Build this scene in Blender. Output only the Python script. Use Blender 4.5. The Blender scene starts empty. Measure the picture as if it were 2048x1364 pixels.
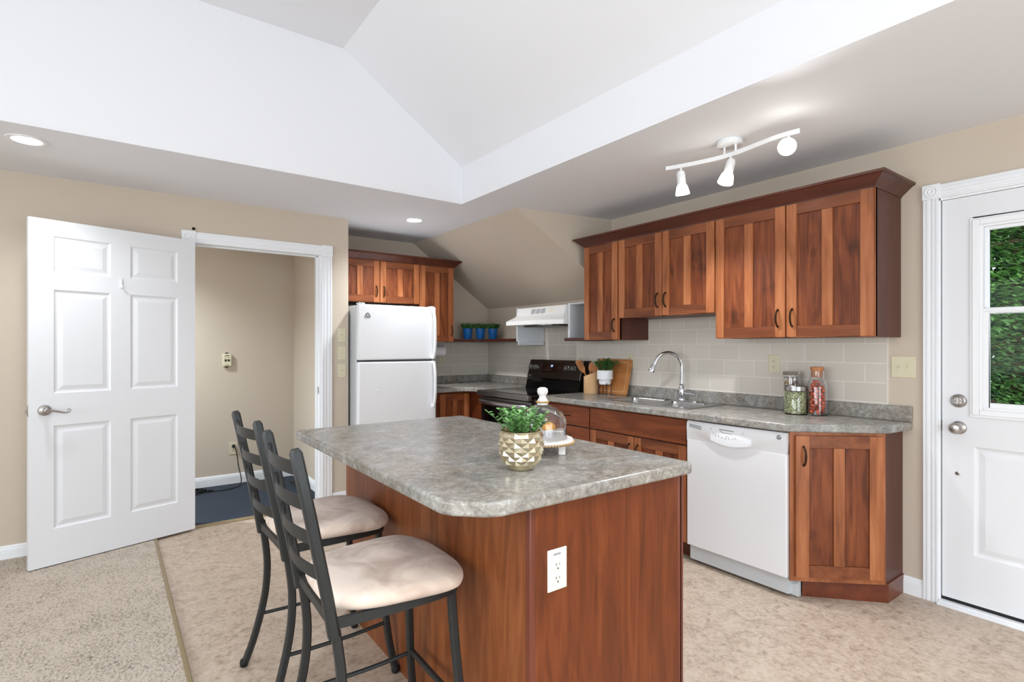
import bpy, bmesh, math, random
from mathutils import Vector, Matrix
random.seed(7)
S = bpy.context.scene
C = S.collection
PI = math.pi
# ---------------------------------------------------------------- camera, world, light, exposure
EYE = 1.342
YAW = math.radians(53.69)
cam_d = bpy.data.cameras.new('camera'); cam = bpy.data.objects.new('camera', cam_d); C.objects.link(cam)
cam.location = (0, 0, EYE); cam.rotation_euler = (PI/2, 0, YAW - PI/2)
cam_d.sensor_width = 36; cam_d.lens = 36*1070/2048; cam_d.shift_y = 10/2048; cam_d.clip_start = 0.05
S.camera = cam
S.view_settings.view_transform = 'Standard'; S.view_settings.look = 'None'
S.view_settings.gamma = 1; S.view_settings.use_curve_mapping = False
S.view_settings.exposure = 0.16
W_ = bpy.data.worlds.new('sky'); S.world = W_; W_.use_nodes = True
bg = W_.node_tree.nodes['Background']; bg.inputs[0].default_value = (0.80, 0.90, 1.0, 1); bg.inputs[1].default_value = 2.2

def area(name, loc, rot, sx, sy, power, color=(1, 1, 1)):
    d = bpy.data.lights.new(name, 'AREA'); d.shape = 'RECTANGLE'; d.size = sx; d.size_y = sy; d.energy = power; d.color = color
    o = bpy.data.objects.new(name, d); C.objects.link(o); o.location = loc; o.rotation_euler = rot; return o
# area lights added for daylight from assumed windows, unseen behind and beside the camera
DAY_FILL = (.90, .955, 1)
area('assumed_daylight_front', (0.6, -2.66, 1.3), (PI/2-.42, 0, 0), 2.5, 2.0, 50, DAY_FILL)
area('daylight_side', (-3.16, 1.2, 1.6), (PI/2-.35, 0, -PI/2), 2.6, 1.4, 68, DAY_FILL)
area('assumed_daylight_side_b', (-3.16, -1.4, 1.6), (PI/2-.35, 0, -PI/2), 1.4, 1.4, 34, DAY_FILL)
def down(name, x, y, power, z=2.43, r=.09, color=(.87, .935, 1)):
    d = bpy.data.lights.new(name, 'SPOT'); d.energy = power; d.spot_size = 2.5; d.spot_blend = .9; d.shadow_soft_size = r; d.color = color
    o = bpy.data.objects.new(name, d); C.objects.link(o); o.location = (x, y, z); return o
# unseen fill lights added at ceiling height, without fixtures
down('hall_fill', -.25, 5.15, 310, color=(.78, .90, 1))  # added to brighten the hall; placed left to suit the phone jack's shadow
down('soffit_fill', 2.85, -1.2, 55); down('soffit_fill', -2.65, 3.0, 60); down('soffit_fill', -2.65, .6, 90)  # added downlights whose bounce off the floor lifts the ceilings
area('tray_fill', (.2, -.7, 3.33), (0, 0, 0), 1.2, 1.2, 60, (.87, .935, 1)).data.spread = 1.9  # added overhead fill for the island and floor

# ---------------------------------------------------------------- helpers
MW = {}
def tag(o, label=None, cat=None, group=None, kind=None):
    if label: o['label'] = label
    if cat: o['category'] = cat
    if group: o['group'] = group
    if kind: o['kind'] = kind
    return o
def thing(name, label, cat, loc=(0, 0, 0), rz=0, group=None):
    o = bpy.data.objects.new(name, None); C.objects.link(o); o.empty_display_size = .05
    M = Matrix.Translation(loc) @ Matrix.Rotation(rz, 4, 'Z'); o.matrix_local = M; MW[o] = M
    return tag(o, label, cat, group)
def obj(name, bm, mats, parent=None, M=None, bevel=0, seg=2, smooth=True, ang=35, sub=0, kind=None, label=None):
    """bm in world coordinates unless M (matrix relative to parent) is given."""
    if M is None:
        if parent: Lm = Matrix.Identity(4); bm.transform(MW[parent].inverted())
        else:
            xs = [v.co for v in bm.verts]
            mn = Vector((min(v.x for v in xs), min(v.y for v in xs), min(v.z for v in xs))); mx = Vector((max(v.x for v in xs), max(v.y for v in xs), max(v.z for v in xs)))
            t = Vector(((mn.x+mx.x)/2, (mn.y+mx.y)/2, mn.z)); Lm = Matrix.Translation(t); bm.transform(Lm.inverted())
    else: Lm = M
    bmesh.ops.remove_doubles(bm, verts=bm.verts, dist=1e-5)
    bmesh.ops.recalc_face_normals(bm, faces=bm.faces)
    me = bpy.data.meshes.new(name); bm.to_mesh(me); bm.free()
    if not isinstance(mats, (list, tuple)): mats = [mats]
    for m in mats: me.materials.append(m)
    if smooth:
        me.shade_smooth(); me.set_sharp_from_angle(angle=math.radians(ang))
    o = bpy.data.objects.new(name, me); C.objects.link(o)
    if parent: o.parent = parent
    o.matrix_local = Lm; MW[o] = (MW[parent] if parent else Matrix.Identity(4)) @ Lm
    if bevel:
        b = o.modifiers.new('bevel', 'BEVEL'); b.width = bevel; b.segments = seg; b.limit_method = 'ANGLE'; b.angle_limit = math.radians(40); b.harden_normals = False
    if sub:
        s = o.modifiers.new('sub', 'SUBSURF'); s.levels = sub; s.render_levels = sub
    if kind: o['kind'] = kind
    if label: o['label'] = label
    return o
def NB(): return bmesh.new()
def box(bm, x0, x1, y0, y1, z0, z1, mi=0, M=None):
    vs = [bm.verts.new(c) for c in ((x0,y0,z0),(x1,y0,z0),(x1,y1,z0),(x0,y1,z0),(x0,y0,z1),(x1,y0,z1),(x1,y1,z1),(x0,y1,z1))]
    fs = [(0,3,2,1),(4,5,6,7),(0,1,5,4),(1,2,6,5),(2,3,7,6),(3,0,4,7)]
    for f in fs: bm.faces.new([vs[i] for i in f]).material_index = mi
    if M is not None:
        for v in vs: v.co = M @ v.co
    return vs
def prism(bm, poly, z0, z1, mi=0, M=None):
    a = [bm.verts.new((p[0], p[1], z0)) for p in poly]; b = [bm.verts.new((p[0], p[1], z1)) for p in poly]
    n = len(poly)
    bm.faces.new(a[::-1]).material_index = mi; bm.faces.new(b).material_index = mi
    for i in range(n): bm.faces.new((a[i], a[(i+1) % n], b[(i+1) % n], b[i])).material_index = mi
    if M is not None:
        for v in a+b: v.co = M @ v.co
def sweep(bm, pts, vec, mi=0):
    """closed solid: polygon of 3d points extruded by vec"""
    a = [bm.verts.new(p) for p in pts]; b = [bm.verts.new(Vector(p)+Vector(vec)) for p in pts]; n = len(pts)
    bm.faces.new(a).material_index = mi; bm.faces.new(b[::-1]).material_index = mi
    for i in range(n): bm.faces.new((a[i], b[i], b[(i+1) % n], a[(i+1) % n])).material_index = mi
def lathe(bm, prof, seg=32, c=(0, 0, 0), mi=0, M=None, cap=True):
    rings = []; allv = []
    for r, z in prof:
        ring = []
        for i in range(seg):
            a = 2*PI*i/seg; ring.append(bm.verts.new((c[0]+r*math.cos(a), c[1]+r*math.sin(a), c[2]+z)))
        rings.append(ring); allv += ring
    for k in range(len(rings)-1):
        for i in range(seg):
            j = (i+1) % seg
            bm.faces.new((rings[k][i], rings[k][j], rings[k+1][j], rings[k+1][i])).material_index = mi
    if cap:
        bm.faces.new(rings[0][::-1]).material_index = mi; bm.faces.new(rings[-1]).material_index = mi
    if M is not None:
        for v in allv: v.co = M @ v.co
def cyl(bm, p0, p1, r, seg=16, mi=0, r1=None):
    tube(bm, [p0, p1], [r, r if r1 is None else r1], seg, mi)
def tube(bm, pts, r, seg=8, mi=0, sect=None, up=None):
    pts = [Vector(p) for p in pts]; n = len(pts)
    if not isinstance(r, (list, tuple)): r = [r]*n
    if sect is None: sect = [(math.cos(2*PI*i/seg), math.sin(2*PI*i/seg)) for i in range(seg)]
    seg = len(sect); rings = []
    t0 = (pts[1]-pts[0]).normalized()
    u = Vector(up) if up else (Vector((0, 0, 1)) if abs(t0.z) < .9 else Vector((1, 0, 0)))
    for i, p in enumerate(pts):
        t = (pts[min(i+1, n-1)]-pts[max(i-1, 0)]).normalized()
        s = t.cross(u).normalized(); w = s.cross(t).normalized()
        if not up: u = w
        rings.append([bm.verts.new(p + s*(q[0]*r[i]) + w*(q[1]*r[i])) for q in sect])
    for k in range(n-1):
        for i in range(seg):
            j = (i+1) % seg
            bm.faces.new((rings[k][i], rings[k][j], rings[k+1][j], rings[k+1][i])).material_index = mi
    bm.faces.new(rings[0][::-1]).material_index = mi; bm.faces.new(rings[-1]).material_index = mi
def ball(bm, c, r, sub=2, mi=0, sc=(1, 1, 1)):
    M = Matrix.Translation(c) @ Matrix.Diagonal((sc[0], sc[1], sc[2], 1))
    g = bmesh.ops.create_icosphere(bm, subdivisions=sub, radius=r, matrix=M)
    fs = set()
    for v in g['verts']:
        for f in v.link_faces: fs.add(f)
    for f in fs: f.material_index = mi
def spline(pts, n=6):
    out = []; P = [Vector(p) for p in pts]
    for i in range(len(P)-1):
        p0 = P[max(i-1, 0)]; p1 = P[i]; p2 = P[i+1]; p3 = P[min(i+2, len(P)-1)]
        for k in range(n):
            t = k/n
            out.append(.5*((2*p1)+(p2-p0)*t+(2*p0-5*p1+4*p2-p3)*t*t+(3*p1-p0-3*p2+p3)*t**3))
    out.append(P[-1]); return out
SQ = [(1, .6), (.6, 1), (-.6, 1), (-1, .6), (-1, -.6), (-.6, -1), (.6, -1), (1, -.6)]
def text(name, s, size, M, mat, parent, depth=.0004):
    cu = bpy.data.curves.new(name, 'FONT'); cu.body = s; cu.size = size; cu.extrude = depth; cu.align_x = 'CENTER'; cu.align_y = 'CENTER'
    tmp = bpy.data.objects.new(name, cu); C.objects.link(tmp)
    dg = bpy.context.evaluated_depsgraph_get(); dg.update()
    me = bpy.data.meshes.new_from_object(tmp.evaluated_get(dg)); bpy.data.objects.remove(tmp)
    me.materials.clear(); me.materials.append(mat)
    o = bpy.data.objects.new(name, me); C.objects.link(o); o.parent = parent
    o.matrix_local = MW[parent].inverted() @ M; MW[o] = M
    return o
# facing matrices: local x right, y into wall, z up; front at y = 0
def FX(x, y, z=0): return Matrix.Translation((x, y, z)) @ Matrix.Rotation(-PI/2, 4, 'Z')   # faces -X
def FY(x, y, z=0): return Matrix.Translation((x, y, z))                                       # faces -Y
def wtext(F): return F @ Matrix.Rotation(PI/2, 4, 'X')

# ---------------------------------------------------------------- materials
def s2l(c):
    f = lambda u: u/12.92 if u <= .04045 else ((u+.055)/1.055)**2.4
    return (f(c[0]/255), f(c[1]/255), f(c[2]/255), 1)
def mat(name, col, rough=.5, metal=0, spec=.5, emit=None, es=0, trans=0, ior=1.45, bump=0, bscale=200, coat=0, vary=0, vscale=5):
    m = bpy.data.materials.new(name); m.use_nodes = True; nt = m.node_tree; b = nt.nodes['Principled BSDF']
    b.inputs['Base Color'].default_value = s2l(col); b.inputs['Roughness'].default_value = rough; b.inputs['Metallic'].default_value = metal
    b.inputs['Specular IOR Level'].default_value = spec; b.inputs['IOR'].default_value = ior
    if trans: b.inputs['Transmission Weight'].default_value = trans
    if coat: b.inputs['Coat Weight'].default_value = coat; b.inputs['Coat Roughness'].default_value = .1
    if emit: b.inputs['Emission Color'].default_value = s2l(emit); b.inputs['Emission Strength'].default_value = es
    g = nt.nodes.new('ShaderNodeNewGeometry')
    if bump:
        n = nt.nodes.new('ShaderNodeTexNoise'); n.inputs['Scale'].default_value = bscale; n.inputs['Detail'].default_value = 3
        nt.links.new(g.outputs['Position'], n.inputs['Vector'])
        bp = nt.nodes.new('ShaderNodeBump'); bp.inputs['Strength'].default_value = bump; bp.inputs['Distance'].default_value = .002
        nt.links.new(n.outputs['Fac'], bp.inputs['Height']); nt.links.new(bp.outputs['Normal'], b.inputs['Normal'])
    if vary:
        n = nt.nodes.new('ShaderNodeTexNoise'); n.inputs['Scale'].default_value = vscale; n.inputs['Detail'].default_value = 4
        nt.links.new(g.outputs['Position'], n.inputs['Vector'])
        r = nt.nodes.new('ShaderNodeValToRGB'); r.color_ramp.elements[0].position = .3; r.color_ramp.elements[1].position = .7
        r.color_ramp.elements[0].color = s2l([max(0, u*(1-vary)) for u in col]); r.color_ramp.elements[1].color = s2l([min(255, u*(1+vary)) for u in col])
        nt.links.new(n.outputs['Fac'], r.inputs['Fac']); nt.links.new(r.outputs['Color'], b.inputs['Base Color'])
    return m
def ramp(nt, stops):
    r = nt.nodes.new('ShaderNodeValToRGB'); e = r.color_ramp.elements
    while len(e) < len(stops): e.new(.5)
    for i, (p, c) in enumerate(stops): e[i].position = p; e[i].color = s2l(c)
    return r
def wood(name, dark, mid, light, rough=.38, horiz=None, figure=1.0, coat=.25, knots=0):
    m = bpy.data.materials.new(name); m.use_nodes = True; nt = m.node_tree; b = nt.nodes['Principled BSDF']; L = nt.links
    g = nt.nodes.new('ShaderNodeNewGeometry')
    mp = nt.nodes.new('ShaderNodeMapping'); mp.inputs['Scale'].default_value = {None: (9, 9, 1.1), 'y': (9, 1.1, 9), 'x': (1.1, 9, 9)}[horiz]
    L.new(g.outputs['Position'], mp.inputs['Vector'])
    n1 = nt.nodes.new('ShaderNodeTexNoise'); n1.inputs['Scale'].default_value = 1.6; n1.inputs['Detail'].default_value = 5; n1.inputs['Distortion'].default_value = 1.2*figure
    L.new(mp.outputs[0], n1.inputs['Vector'])
    mp2 = nt.nodes.new('ShaderNodeMapping'); mp2.inputs['Scale'].default_value = {None: (110, 110, 3), 'y': (110, 3, 110), 'x': (3, 110, 110)}[horiz]
    L.new(g.outputs['Position'], mp2.inputs['Vector'])
    n2 = nt.nodes.new('ShaderNodeTexNoise'); n2.inputs['Scale'].default_value = 1.5; n2.inputs['Detail'].default_value = 3
    L.new(mp2.outputs[0], n2.inputs['Vector'])
    mx = nt.nodes.new('ShaderNodeMath'); mx.operation = 'MULTIPLY_ADD'; mx.inputs[1].default_value = .22; L.new(n2.outputs['Fac'], mx.inputs[0]); 
    sc = nt.nodes.new('ShaderNodeMath'); sc.operation = 'MULTIPLY'; sc.inputs[1].default_value = .8; L.new(n1.outputs['Fac'], sc.inputs[0]); L.new(sc.outputs[0], mx.inputs[2])
    last = mx.outputs[0]
    if knots:
        nk = nt.nodes.new('ShaderNodeTexNoise'); nk.inputs['Scale'].default_value = 5.5; nk.inputs['Detail'].default_value = 2
        mk = nt.nodes.new('ShaderNodeMapping'); mk.inputs['Scale'].default_value = (1, 1, .8); L.new(g.outputs['Position'], mk.inputs['Vector']); L.new(mk.outputs[0], nk.inputs['Vector'])
        mr = nt.nodes.new('ShaderNodeMapRange'); mr.inputs['From Min'].default_value = .60; mr.inputs['From Max'].default_value = .74; mr.inputs['To Max'].default_value = knots
        L.new(nk.outputs['Fac'], mr.inputs['Value'])
        sb = nt.nodes.new('ShaderNodeMath'); sb.operation = 'SUBTRACT'; L.new(last, sb.inputs[0]); L.new(mr.outputs[0], sb.inputs[1]); last = sb.outputs[0]
    r = ramp(nt, [(.30, dark), (.5, mid), (.68, light)])
    L.new(last, r.inputs['Fac']); L.new(r.outputs['Color'], b.inputs['Base Color'])
    b.inputs['Roughness'].default_value = rough; b.inputs['Coat Weight'].default_value = coat; b.inputs['Coat Roughness'].default_value = .25; b.inputs['Specular IOR Level'].default_value = .32
    bp = nt.nodes.new('ShaderNodeBump'); bp.inputs['Strength'].default_value = .08; bp.inputs['Distance'].default_value = .001
    L.new(n2.outputs['Fac'], bp.inputs['Height']); L.new(bp.outputs['Normal'], b.inputs['Normal'])
    return m
M = {}
M['wall'] = mat('wall_paint', (202, 189, 173), .75, spec=.3, bump=.06, bscale=350)
M['wallk'] = M['wall']
M['ceil'] = mat('ceiling_paint', (235, 236, 240), .85, spec=.25, bump=.05, bscale=300)
M['trim'] = mat('trim_paint', (238, 240, 243), .35, spec=.5)
M['doorw'] = mat('door_paint', (228, 230, 233), .42, spec=.45, bump=.04, bscale=120)
M['enamel'] = mat('white_enamel', (236, 238, 241), .28, spec=.5, coat=.2, bump=.02, bscale=500)
M['enamelg'] = mat('white_plastic_grey', (205, 210, 214), .4)
M['melamine'] = mat('white_melamine', (215, 220, 224), .4)
M['hoodw'] = mat('hood_white', (238, 238, 236), .35)
M['grout'] = mat('grout', (222, 217, 208), .5)
M['ivory'] = mat('ivory_plastic', (214, 206, 178), .4)
M['ivoryl'] = mat('pale_ivory_plastic', (236, 228, 208), .4)
M['slot'] = mat('slot_dark', (40, 34, 28), .6)
M['stile'] = wood('cabinet_stile_wood', (118, 66, 38), (158, 94, 56), (184, 118, 76), figure=.7, coat=.15)
M['rail'] = wood('cabinet_rail_wood', (92, 47, 26), (120, 66, 38), (144, 84, 50), horiz='y', figure=.8, coat=.1)
M['railx'] = wood('cabinet_rail_wood_across', (92, 47, 26), (120, 66, 38), (144, 84, 50), horiz='x', figure=.8, coat=.1)
M['panel'] = wood('cabinet_panel_wood', (72, 34, 17), (114, 58, 30), (138, 76, 41), figure=1.6, knots=.16, coat=.05, rough=.45)
M['drawer'] = wood('drawer_front_wood', (96, 46, 22), (124, 62, 31), (142, 76, 40), horiz='y', figure=1, coat=.1)
M['crown'] = wood('crown_wood', (66, 30, 20), (82, 40, 27), (94, 48, 32), horiz='y', figure=.4, rough=.42)
M['side'] = wood('cabinet_side_laminate', (78, 42, 32), (86, 48, 37), (94, 54, 42), figure=.3, rough=.45, coat=.05)
M['island'] = wood('island_panel_wood', (82, 37, 12), (106, 50, 19), (122, 62, 27), figure=1.6, rough=.45, coat=.05)
M['islandl'] = wood('island_end_wood', (98, 52, 24), (124, 68, 34), (142, 84, 46), figure=1.3, rough=.42, coat=.05)
M['islandd'] = wood('island_stile_wood', (84, 40, 28), (104, 52, 36), (118, 62, 44), figure=.5, coat=.15)
M['kick'] = wood('kick_wood', (84, 38, 18), (104, 48, 23), (118, 58, 28), horiz='y', figure=.6)
M['shelfw'] = wood('dark_shelf_wood', (58, 26, 20), (70, 33, 26), (82, 40, 31), horiz='y', figure=.4)
M['bronze'] = mat('aged_bronze', (62, 48, 34), .38, metal=.9)
M['black'] = mat('black_metal', (44, 46, 46), .42, metal=.3, bump=.05, bscale=200)
M['blackg'] = mat('black_glass', (10, 9, 9), .08, spec=.6)
M['blackst'] = mat('black_stainless', (52, 44, 40), .3, metal=.7)
M['steeld'] = mat('dark_stainless', (120, 116, 112), .3, metal=.9)
M['steel'] = mat('stainless_steel', (176, 176, 176), .27, metal=1)
M['chrome'] = mat('chrome', (215, 218, 222), .07, metal=1)
M['nickel'] = mat('satin_nickel', (178, 174, 170), .32, metal=1)
M['rubber'] = mat('black_rubber', (22, 22, 23), .6)
M['glass'] = mat('clear_glass', (255, 255, 255), .0, trans=1, ior=1.45)
M['pane'] = mat('window_pane', (245, 250, 248), .0, trans=1, ior=1.1)
M['gold'] = mat('gold_glaze', (226, 214, 184), .24, metal=1, vary=.06, vscale=20)
M['goldbead'] = mat('gold_bead', (186, 150, 92), .45, metal=.5)
M['whitew'] = mat('whitewashed_wood', (228, 224, 220), .55, vary=.03, vscale=40)
M['leaf'] = mat('leaf_green', (112, 160, 92), .5, vary=.28, vscale=30)
M['leafd'] = mat('leaf_dark_green', (48, 104, 46), .55, vary=.35, vscale=30)
M['leafg'] = mat('grass_green', (52, 92, 38), .6, vary=.35, vscale=40)
M['stem'] = mat('stem_green', (74, 110, 60), .6)
M['soil'] = mat('soil', (52, 40, 30), .9)
M['blue'] = mat('blue_enamel', (22, 92, 158), .35)
M['bluerim'] = mat('silver_wire', (150, 160, 175), .35, metal=.8)
M['ceramic'] = mat('white_ceramic', (232, 234, 236), .3, vary=.02, vscale=50)
M['bamboo'] = wood('bamboo', (206, 160, 112), (220, 178, 130), (230, 194, 150), figure=.3, rough=.45, coat=0)
M['bambood'] = wood('bamboo_board', (164, 104, 54), (184, 122, 68), (198, 140, 84), figure=.5, rough=.45, coat=0, horiz='y')
M['utensil'] = wood('utensil_wood', (148, 92, 48), (172, 112, 62), (188, 128, 78), figure=.4, rough=.5, coat=0)
M['cork'] = mat('cork', (190, 130, 88), .85, vary=.15, vscale=160)
M['peas'] = mat('green_split_peas', (136, 156, 84), .6, vary=.5, vscale=170, bump=1, bscale=220)
M['pepper'] = mat('dried_red_pepper', (200, 74, 34), .25, vary=.35, vscale=45, coat=.5)
M['pasta'] = mat('dried_pasta', (176, 142, 74), .5, vary=.3, vscale=60)
M['pastry'] = mat('orange_pastry', (244, 172, 70), .55, vary=.14, vscale=50)
M['icing'] = mat('pastry_glaze', (236, 150, 50), .4)
M['paper'] = mat('white_paper', (236, 232, 234), .7)
M['ink'] = mat('ink', (70, 62, 66), .6)
M['grey'] = mat('grey_print', (150, 152, 156), .5)
M['dgrey'] = mat('dark_grey_print', (90, 92, 96), .5)
M['badge'] = mat('badge_metal', (140, 142, 146), .35, metal=.6)
M['display'] = mat('oven_display', (120, 160, 230), .3, emit=(150, 190, 255), es=2.0)
M['lamp'] = mat('lit_lamp_glass', (255, 255, 255), .3, emit=(255, 250, 240), es=9)
M['lampb'] = mat('lit_shade_glass', (255, 255, 255), .3, emit=(255, 250, 240), es=2.2)
M['rug'] = mat('entry_carpet', (58, 63, 72), .95, spec=.1, bump=.6, bscale=500, vary=.14, vscale=160)
M['strip'] = mat('threshold_brass', (150, 132, 100), .4, metal=.4)
M['bark'] = mat('tree_bark', (92, 72, 54), .9, vary=.2, vscale=14, bump=.6, bscale=30)
M['treeleaf'] = mat('tree_leaf', (88, 124, 62), .55, vary=.5, vscale=2.2)
M['treedark'] = mat('tree_leaf_dark', (34, 66, 30), .6, vary=.5, vscale=2.2)
M['lawn'] = mat('lawn', (84, 116, 58), .9, vary=.25, vscale=6)
def laminate():
    m = bpy.data.materials.new('grey_stone_laminate'); m.use_nodes = True; nt = m.node_tree; b = nt.nodes['Principled BSDF']; L = nt.links
    g = nt.nodes.new('ShaderNodeNewGeometry')
    def nz(sc, det, dist, rough=.6, st=None):
        n = nt.nodes.new('ShaderNodeTexNoise'); n.inputs['Scale'].default_value = sc; n.inputs['Detail'].default_value = det; n.inputs['Distortion'].default_value = dist; n.inputs['Roughness'].default_value = rough
        L.new(g.outputs['Position'], n.inputs['Vector']); return n
    a = nz(9, 6, 1.4, .7); c = nz(60, 5, 1.0, .7); d = nz(3.2, 3, .6)
    m1 = nt.nodes.new('ShaderNodeMath'); m1.operation = 'MULTIPLY'; m1.inputs[1].default_value = .5; L.new(a.outputs['Fac'], m1.inputs[0])
    m2 = nt.nodes.new('ShaderNodeMath'); m2.operation = 'MULTIPLY_ADD'; m2.inputs[1].default_value = .5; L.new(c.outputs['Fac'], m2.inputs[0]); L.new(m1.outputs[0], m2.inputs[2])
    r = ramp(nt, [(.38, (96, 90, 84)), (.465, (132, 127, 119)), (.54, (158, 154, 146)), (.64, (196, 193, 186))])
    L.new(m2.outputs[0], r.inputs['Fac'])
    r2 = ramp(nt, [(.4, (148, 138, 124)), (.6, (152, 156, 157))]); L.new(d.outputs['Fac'], r2.inputs['Fac'])
    mx = nt.nodes.new('ShaderNodeMix'); mx.data_type = 'RGBA'; mx.blend_type = 'MIX'; mx.inputs[0].default_value = .28
    L.new(r.outputs['Color'], mx.inputs[6]); L.new(r2.outputs['Color'], mx.inputs[7]); L.new(mx.outputs[2], b.inputs['Base Color'])
    b.inputs['Roughness'].default_value = .27
    bp = nt.nodes.new('ShaderNodeBump'); bp.inputs['Strength'].default_value = .06; bp.inputs['Distance'].default_value = .001
    L.new(c.outputs['Fac'], bp.inputs['Height']); L.new(bp.outputs['Normal'], b.inputs['Normal'])
    return m
M['lam'] = laminate()
def vinyl():
    m = bpy.data.materials.new('mottled_vinyl'); m.use_nodes = True; nt = m.node_tree; b = nt.nodes['Principled BSDF']; L = nt.links
    g = nt.nodes.new('ShaderNodeNewGeometry')
    a = nt.nodes.new('ShaderNodeTexNoise'); a.inputs['Scale'].default_value = 11; a.inputs['Detail'].default_value = 8; a.inputs['Distortion'].default_value = 1.2; a.inputs['Roughness'].default_value = .68
    c = nt.nodes.new('ShaderNodeTexNoise'); c.inputs['Scale'].default_value = 45; c.inputs['Detail'].default_value = 6; c.inputs['Distortion'].default_value = .8
    for n in (a, c): L.new(g.outputs['Position'], n.inputs['Vector'])
    m1 = nt.nodes.new('ShaderNodeMath'); m1.operation = 'MULTIPLY'; m1.inputs[1].default_value = .55; L.new(a.outputs['Fac'], m1.inputs[0])
    m2 = nt.nodes.new('ShaderNodeMath'); m2.operation = 'MULTIPLY_ADD'; m2.inputs[1].default_value = .45; L.new(c.outputs['Fac'], m2.inputs[0]); L.new(m1.outputs[0], m2.inputs[2])
    r = ramp(nt, [(.36, (150, 132, 114)), (.48, (180, 162, 144)), (.60, (196, 179, 162))])
    L.new(m2.outputs[0], r.inputs['Fac']); L.new(r.outputs['Color'], b.inputs['Base Color'])
    b.inputs['Roughness'].default_value = .42; b.inputs['Specular IOR Level'].default_value = .4
    return m
M['vinyl'] = vinyl()
def carpet():
    m = bpy.data.materials.new('ribbed_loop_carpet'); m.use_nodes = True; nt = m.node_tree; b = nt.nodes['Principled BSDF']; L = nt.links
    g = nt.nodes.new('ShaderNodeNewGeometry')
    mp = nt.nodes.new('ShaderNodeMapping'); mp.inputs['Scale'].default_value = (85, 60, 60); L.new(g.outputs['Position'], mp.inputs['Vector'])
    a = nt.nodes.new('ShaderNodeTexVoronoi'); a.inputs['Scale'].default_value = 1; L.new(mp.outputs[0], a.inputs['Vector'])
    c = nt.nodes.new('ShaderNodeTexNoise'); c.inputs['Scale'].default_value = 140; c.inputs['Detail'].default_value = 4; L.new(g.outputs['Position'], c.inputs['Vector'])
    d = nt.nodes.new('ShaderNodeTexNoise'); d.inputs['Scale'].default_value = 6; d.inputs['Detail'].default_value = 3; L.new(g.outputs['Position'], d.inputs['Vector'])
    m1 = nt.nodes.new('ShaderNodeMath'); m1.operation = 'MULTIPLY_ADD'; m1.inputs[1].default_value = -.28; L.new(a.outputs['Distance'], m1.inputs[0]); L.new(c.outputs['Fac'], m1.inputs[2])
    m2 = nt.nodes.new('ShaderNodeMath'); m2.operation = 'MULTIPLY_ADD'; m2.inputs[1].default_value = .25; L.new(d.outputs['Fac'], m2.inputs[0]); L.new(m1.outputs[0], m2.inputs[2])
    r = ramp(nt, [(.22, (112, 100, 88)), (.38, (168, 156, 142)), (.60, (196, 184, 170))])
    L.new(m2.outputs[0], r.inputs['Fac']); L.new(r.outputs['Color'], b.inputs['Base Color'])
    b.inputs['Roughness'].default_value = .95; b.inputs['Specular IOR Level'].default_value = .1
    bp = nt.nodes.new('ShaderNodeBump'); bp.inputs['Strength'].default_value = .7; bp.inputs['Distance'].default_value = .006
    L.new(m1.outputs[0], bp.inputs['Height']); L.new(bp.outputs['Normal'], b.inputs['Normal'])
    return m
M['carpet'] = carpet()
def tile(name, axis, phase, bw):
    m = bpy.data.materials.new(name); m.use_nodes = True; nt = m.node_tree; b = nt.nodes['Principled BSDF']; L = nt.links
    g = nt.nodes.new('ShaderNodeNewGeometry'); sp = nt.nodes.new('ShaderNodeSeparateXYZ'); cb = nt.nodes.new('ShaderNodeCombineXYZ')
    L.new(g.outputs['Position'], sp.inputs[0])
    a = nt.nodes.new('ShaderNodeMath'); a.operation = 'ADD'; a.inputs[1].default_value = -phase+bw/2+bw*20; L.new(sp.outputs[axis], a.inputs[0])
    z = nt.nodes.new('ShaderNodeMath'); z.operation = 'ADD'; z.inputs[1].default_value = -.1395; L.new(sp.outputs[2], z.inputs[0])
    L.new(a.outputs[0], cb.inputs[0]); L.new(z.outputs[0], cb.inputs[1])
    br = nt.nodes.new('ShaderNodeTexBrick'); br.offset = .5; br.offset_frequency = 2; br.squash = 1
    br.inputs['Scale'].default_value = 1; br.inputs['Brick Width'].default_value = bw; br.inputs['Row Height'].default_value = .1105
    br.inputs['Mortar Size'].default_value = .0016; br.inputs['Mortar Smooth'].default_value = .1; br.inputs['Bias'].default_value = 0
    br.inputs['Color1'].default_value = s2l((212, 205, 194)); br.inputs['Color2'].default_value = s2l((206, 199, 188)); br.inputs['Mortar'].default_value = s2l((236, 233, 226))
    L.new(cb.outputs[0], br.inputs['Vector']); L.new(br.outputs['Color'], b.inputs['Base Color'])
    b.inputs['Roughness'].default_value = .3
    bp = nt.nodes.new('ShaderNodeBump'); bp.invert = True; bp.inputs['Strength'].default_value = .4; bp.inputs['Distance'].default_value = .001
    L.new(br.outputs['Fac'], bp.inputs['Height']); L.new(bp.outputs['Normal'], b.inputs['Normal'])
    return m
M['tileR'] = tile('glazed_tile_sink_wall', 1, 1.385, .2218)
M['tileS'] = tile('glazed_tile_stove_wall', 1, 4.539, .2285)
M['tileB'] = tile('glazed_tile_back_wall', 0, 3.026, .228)
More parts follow.
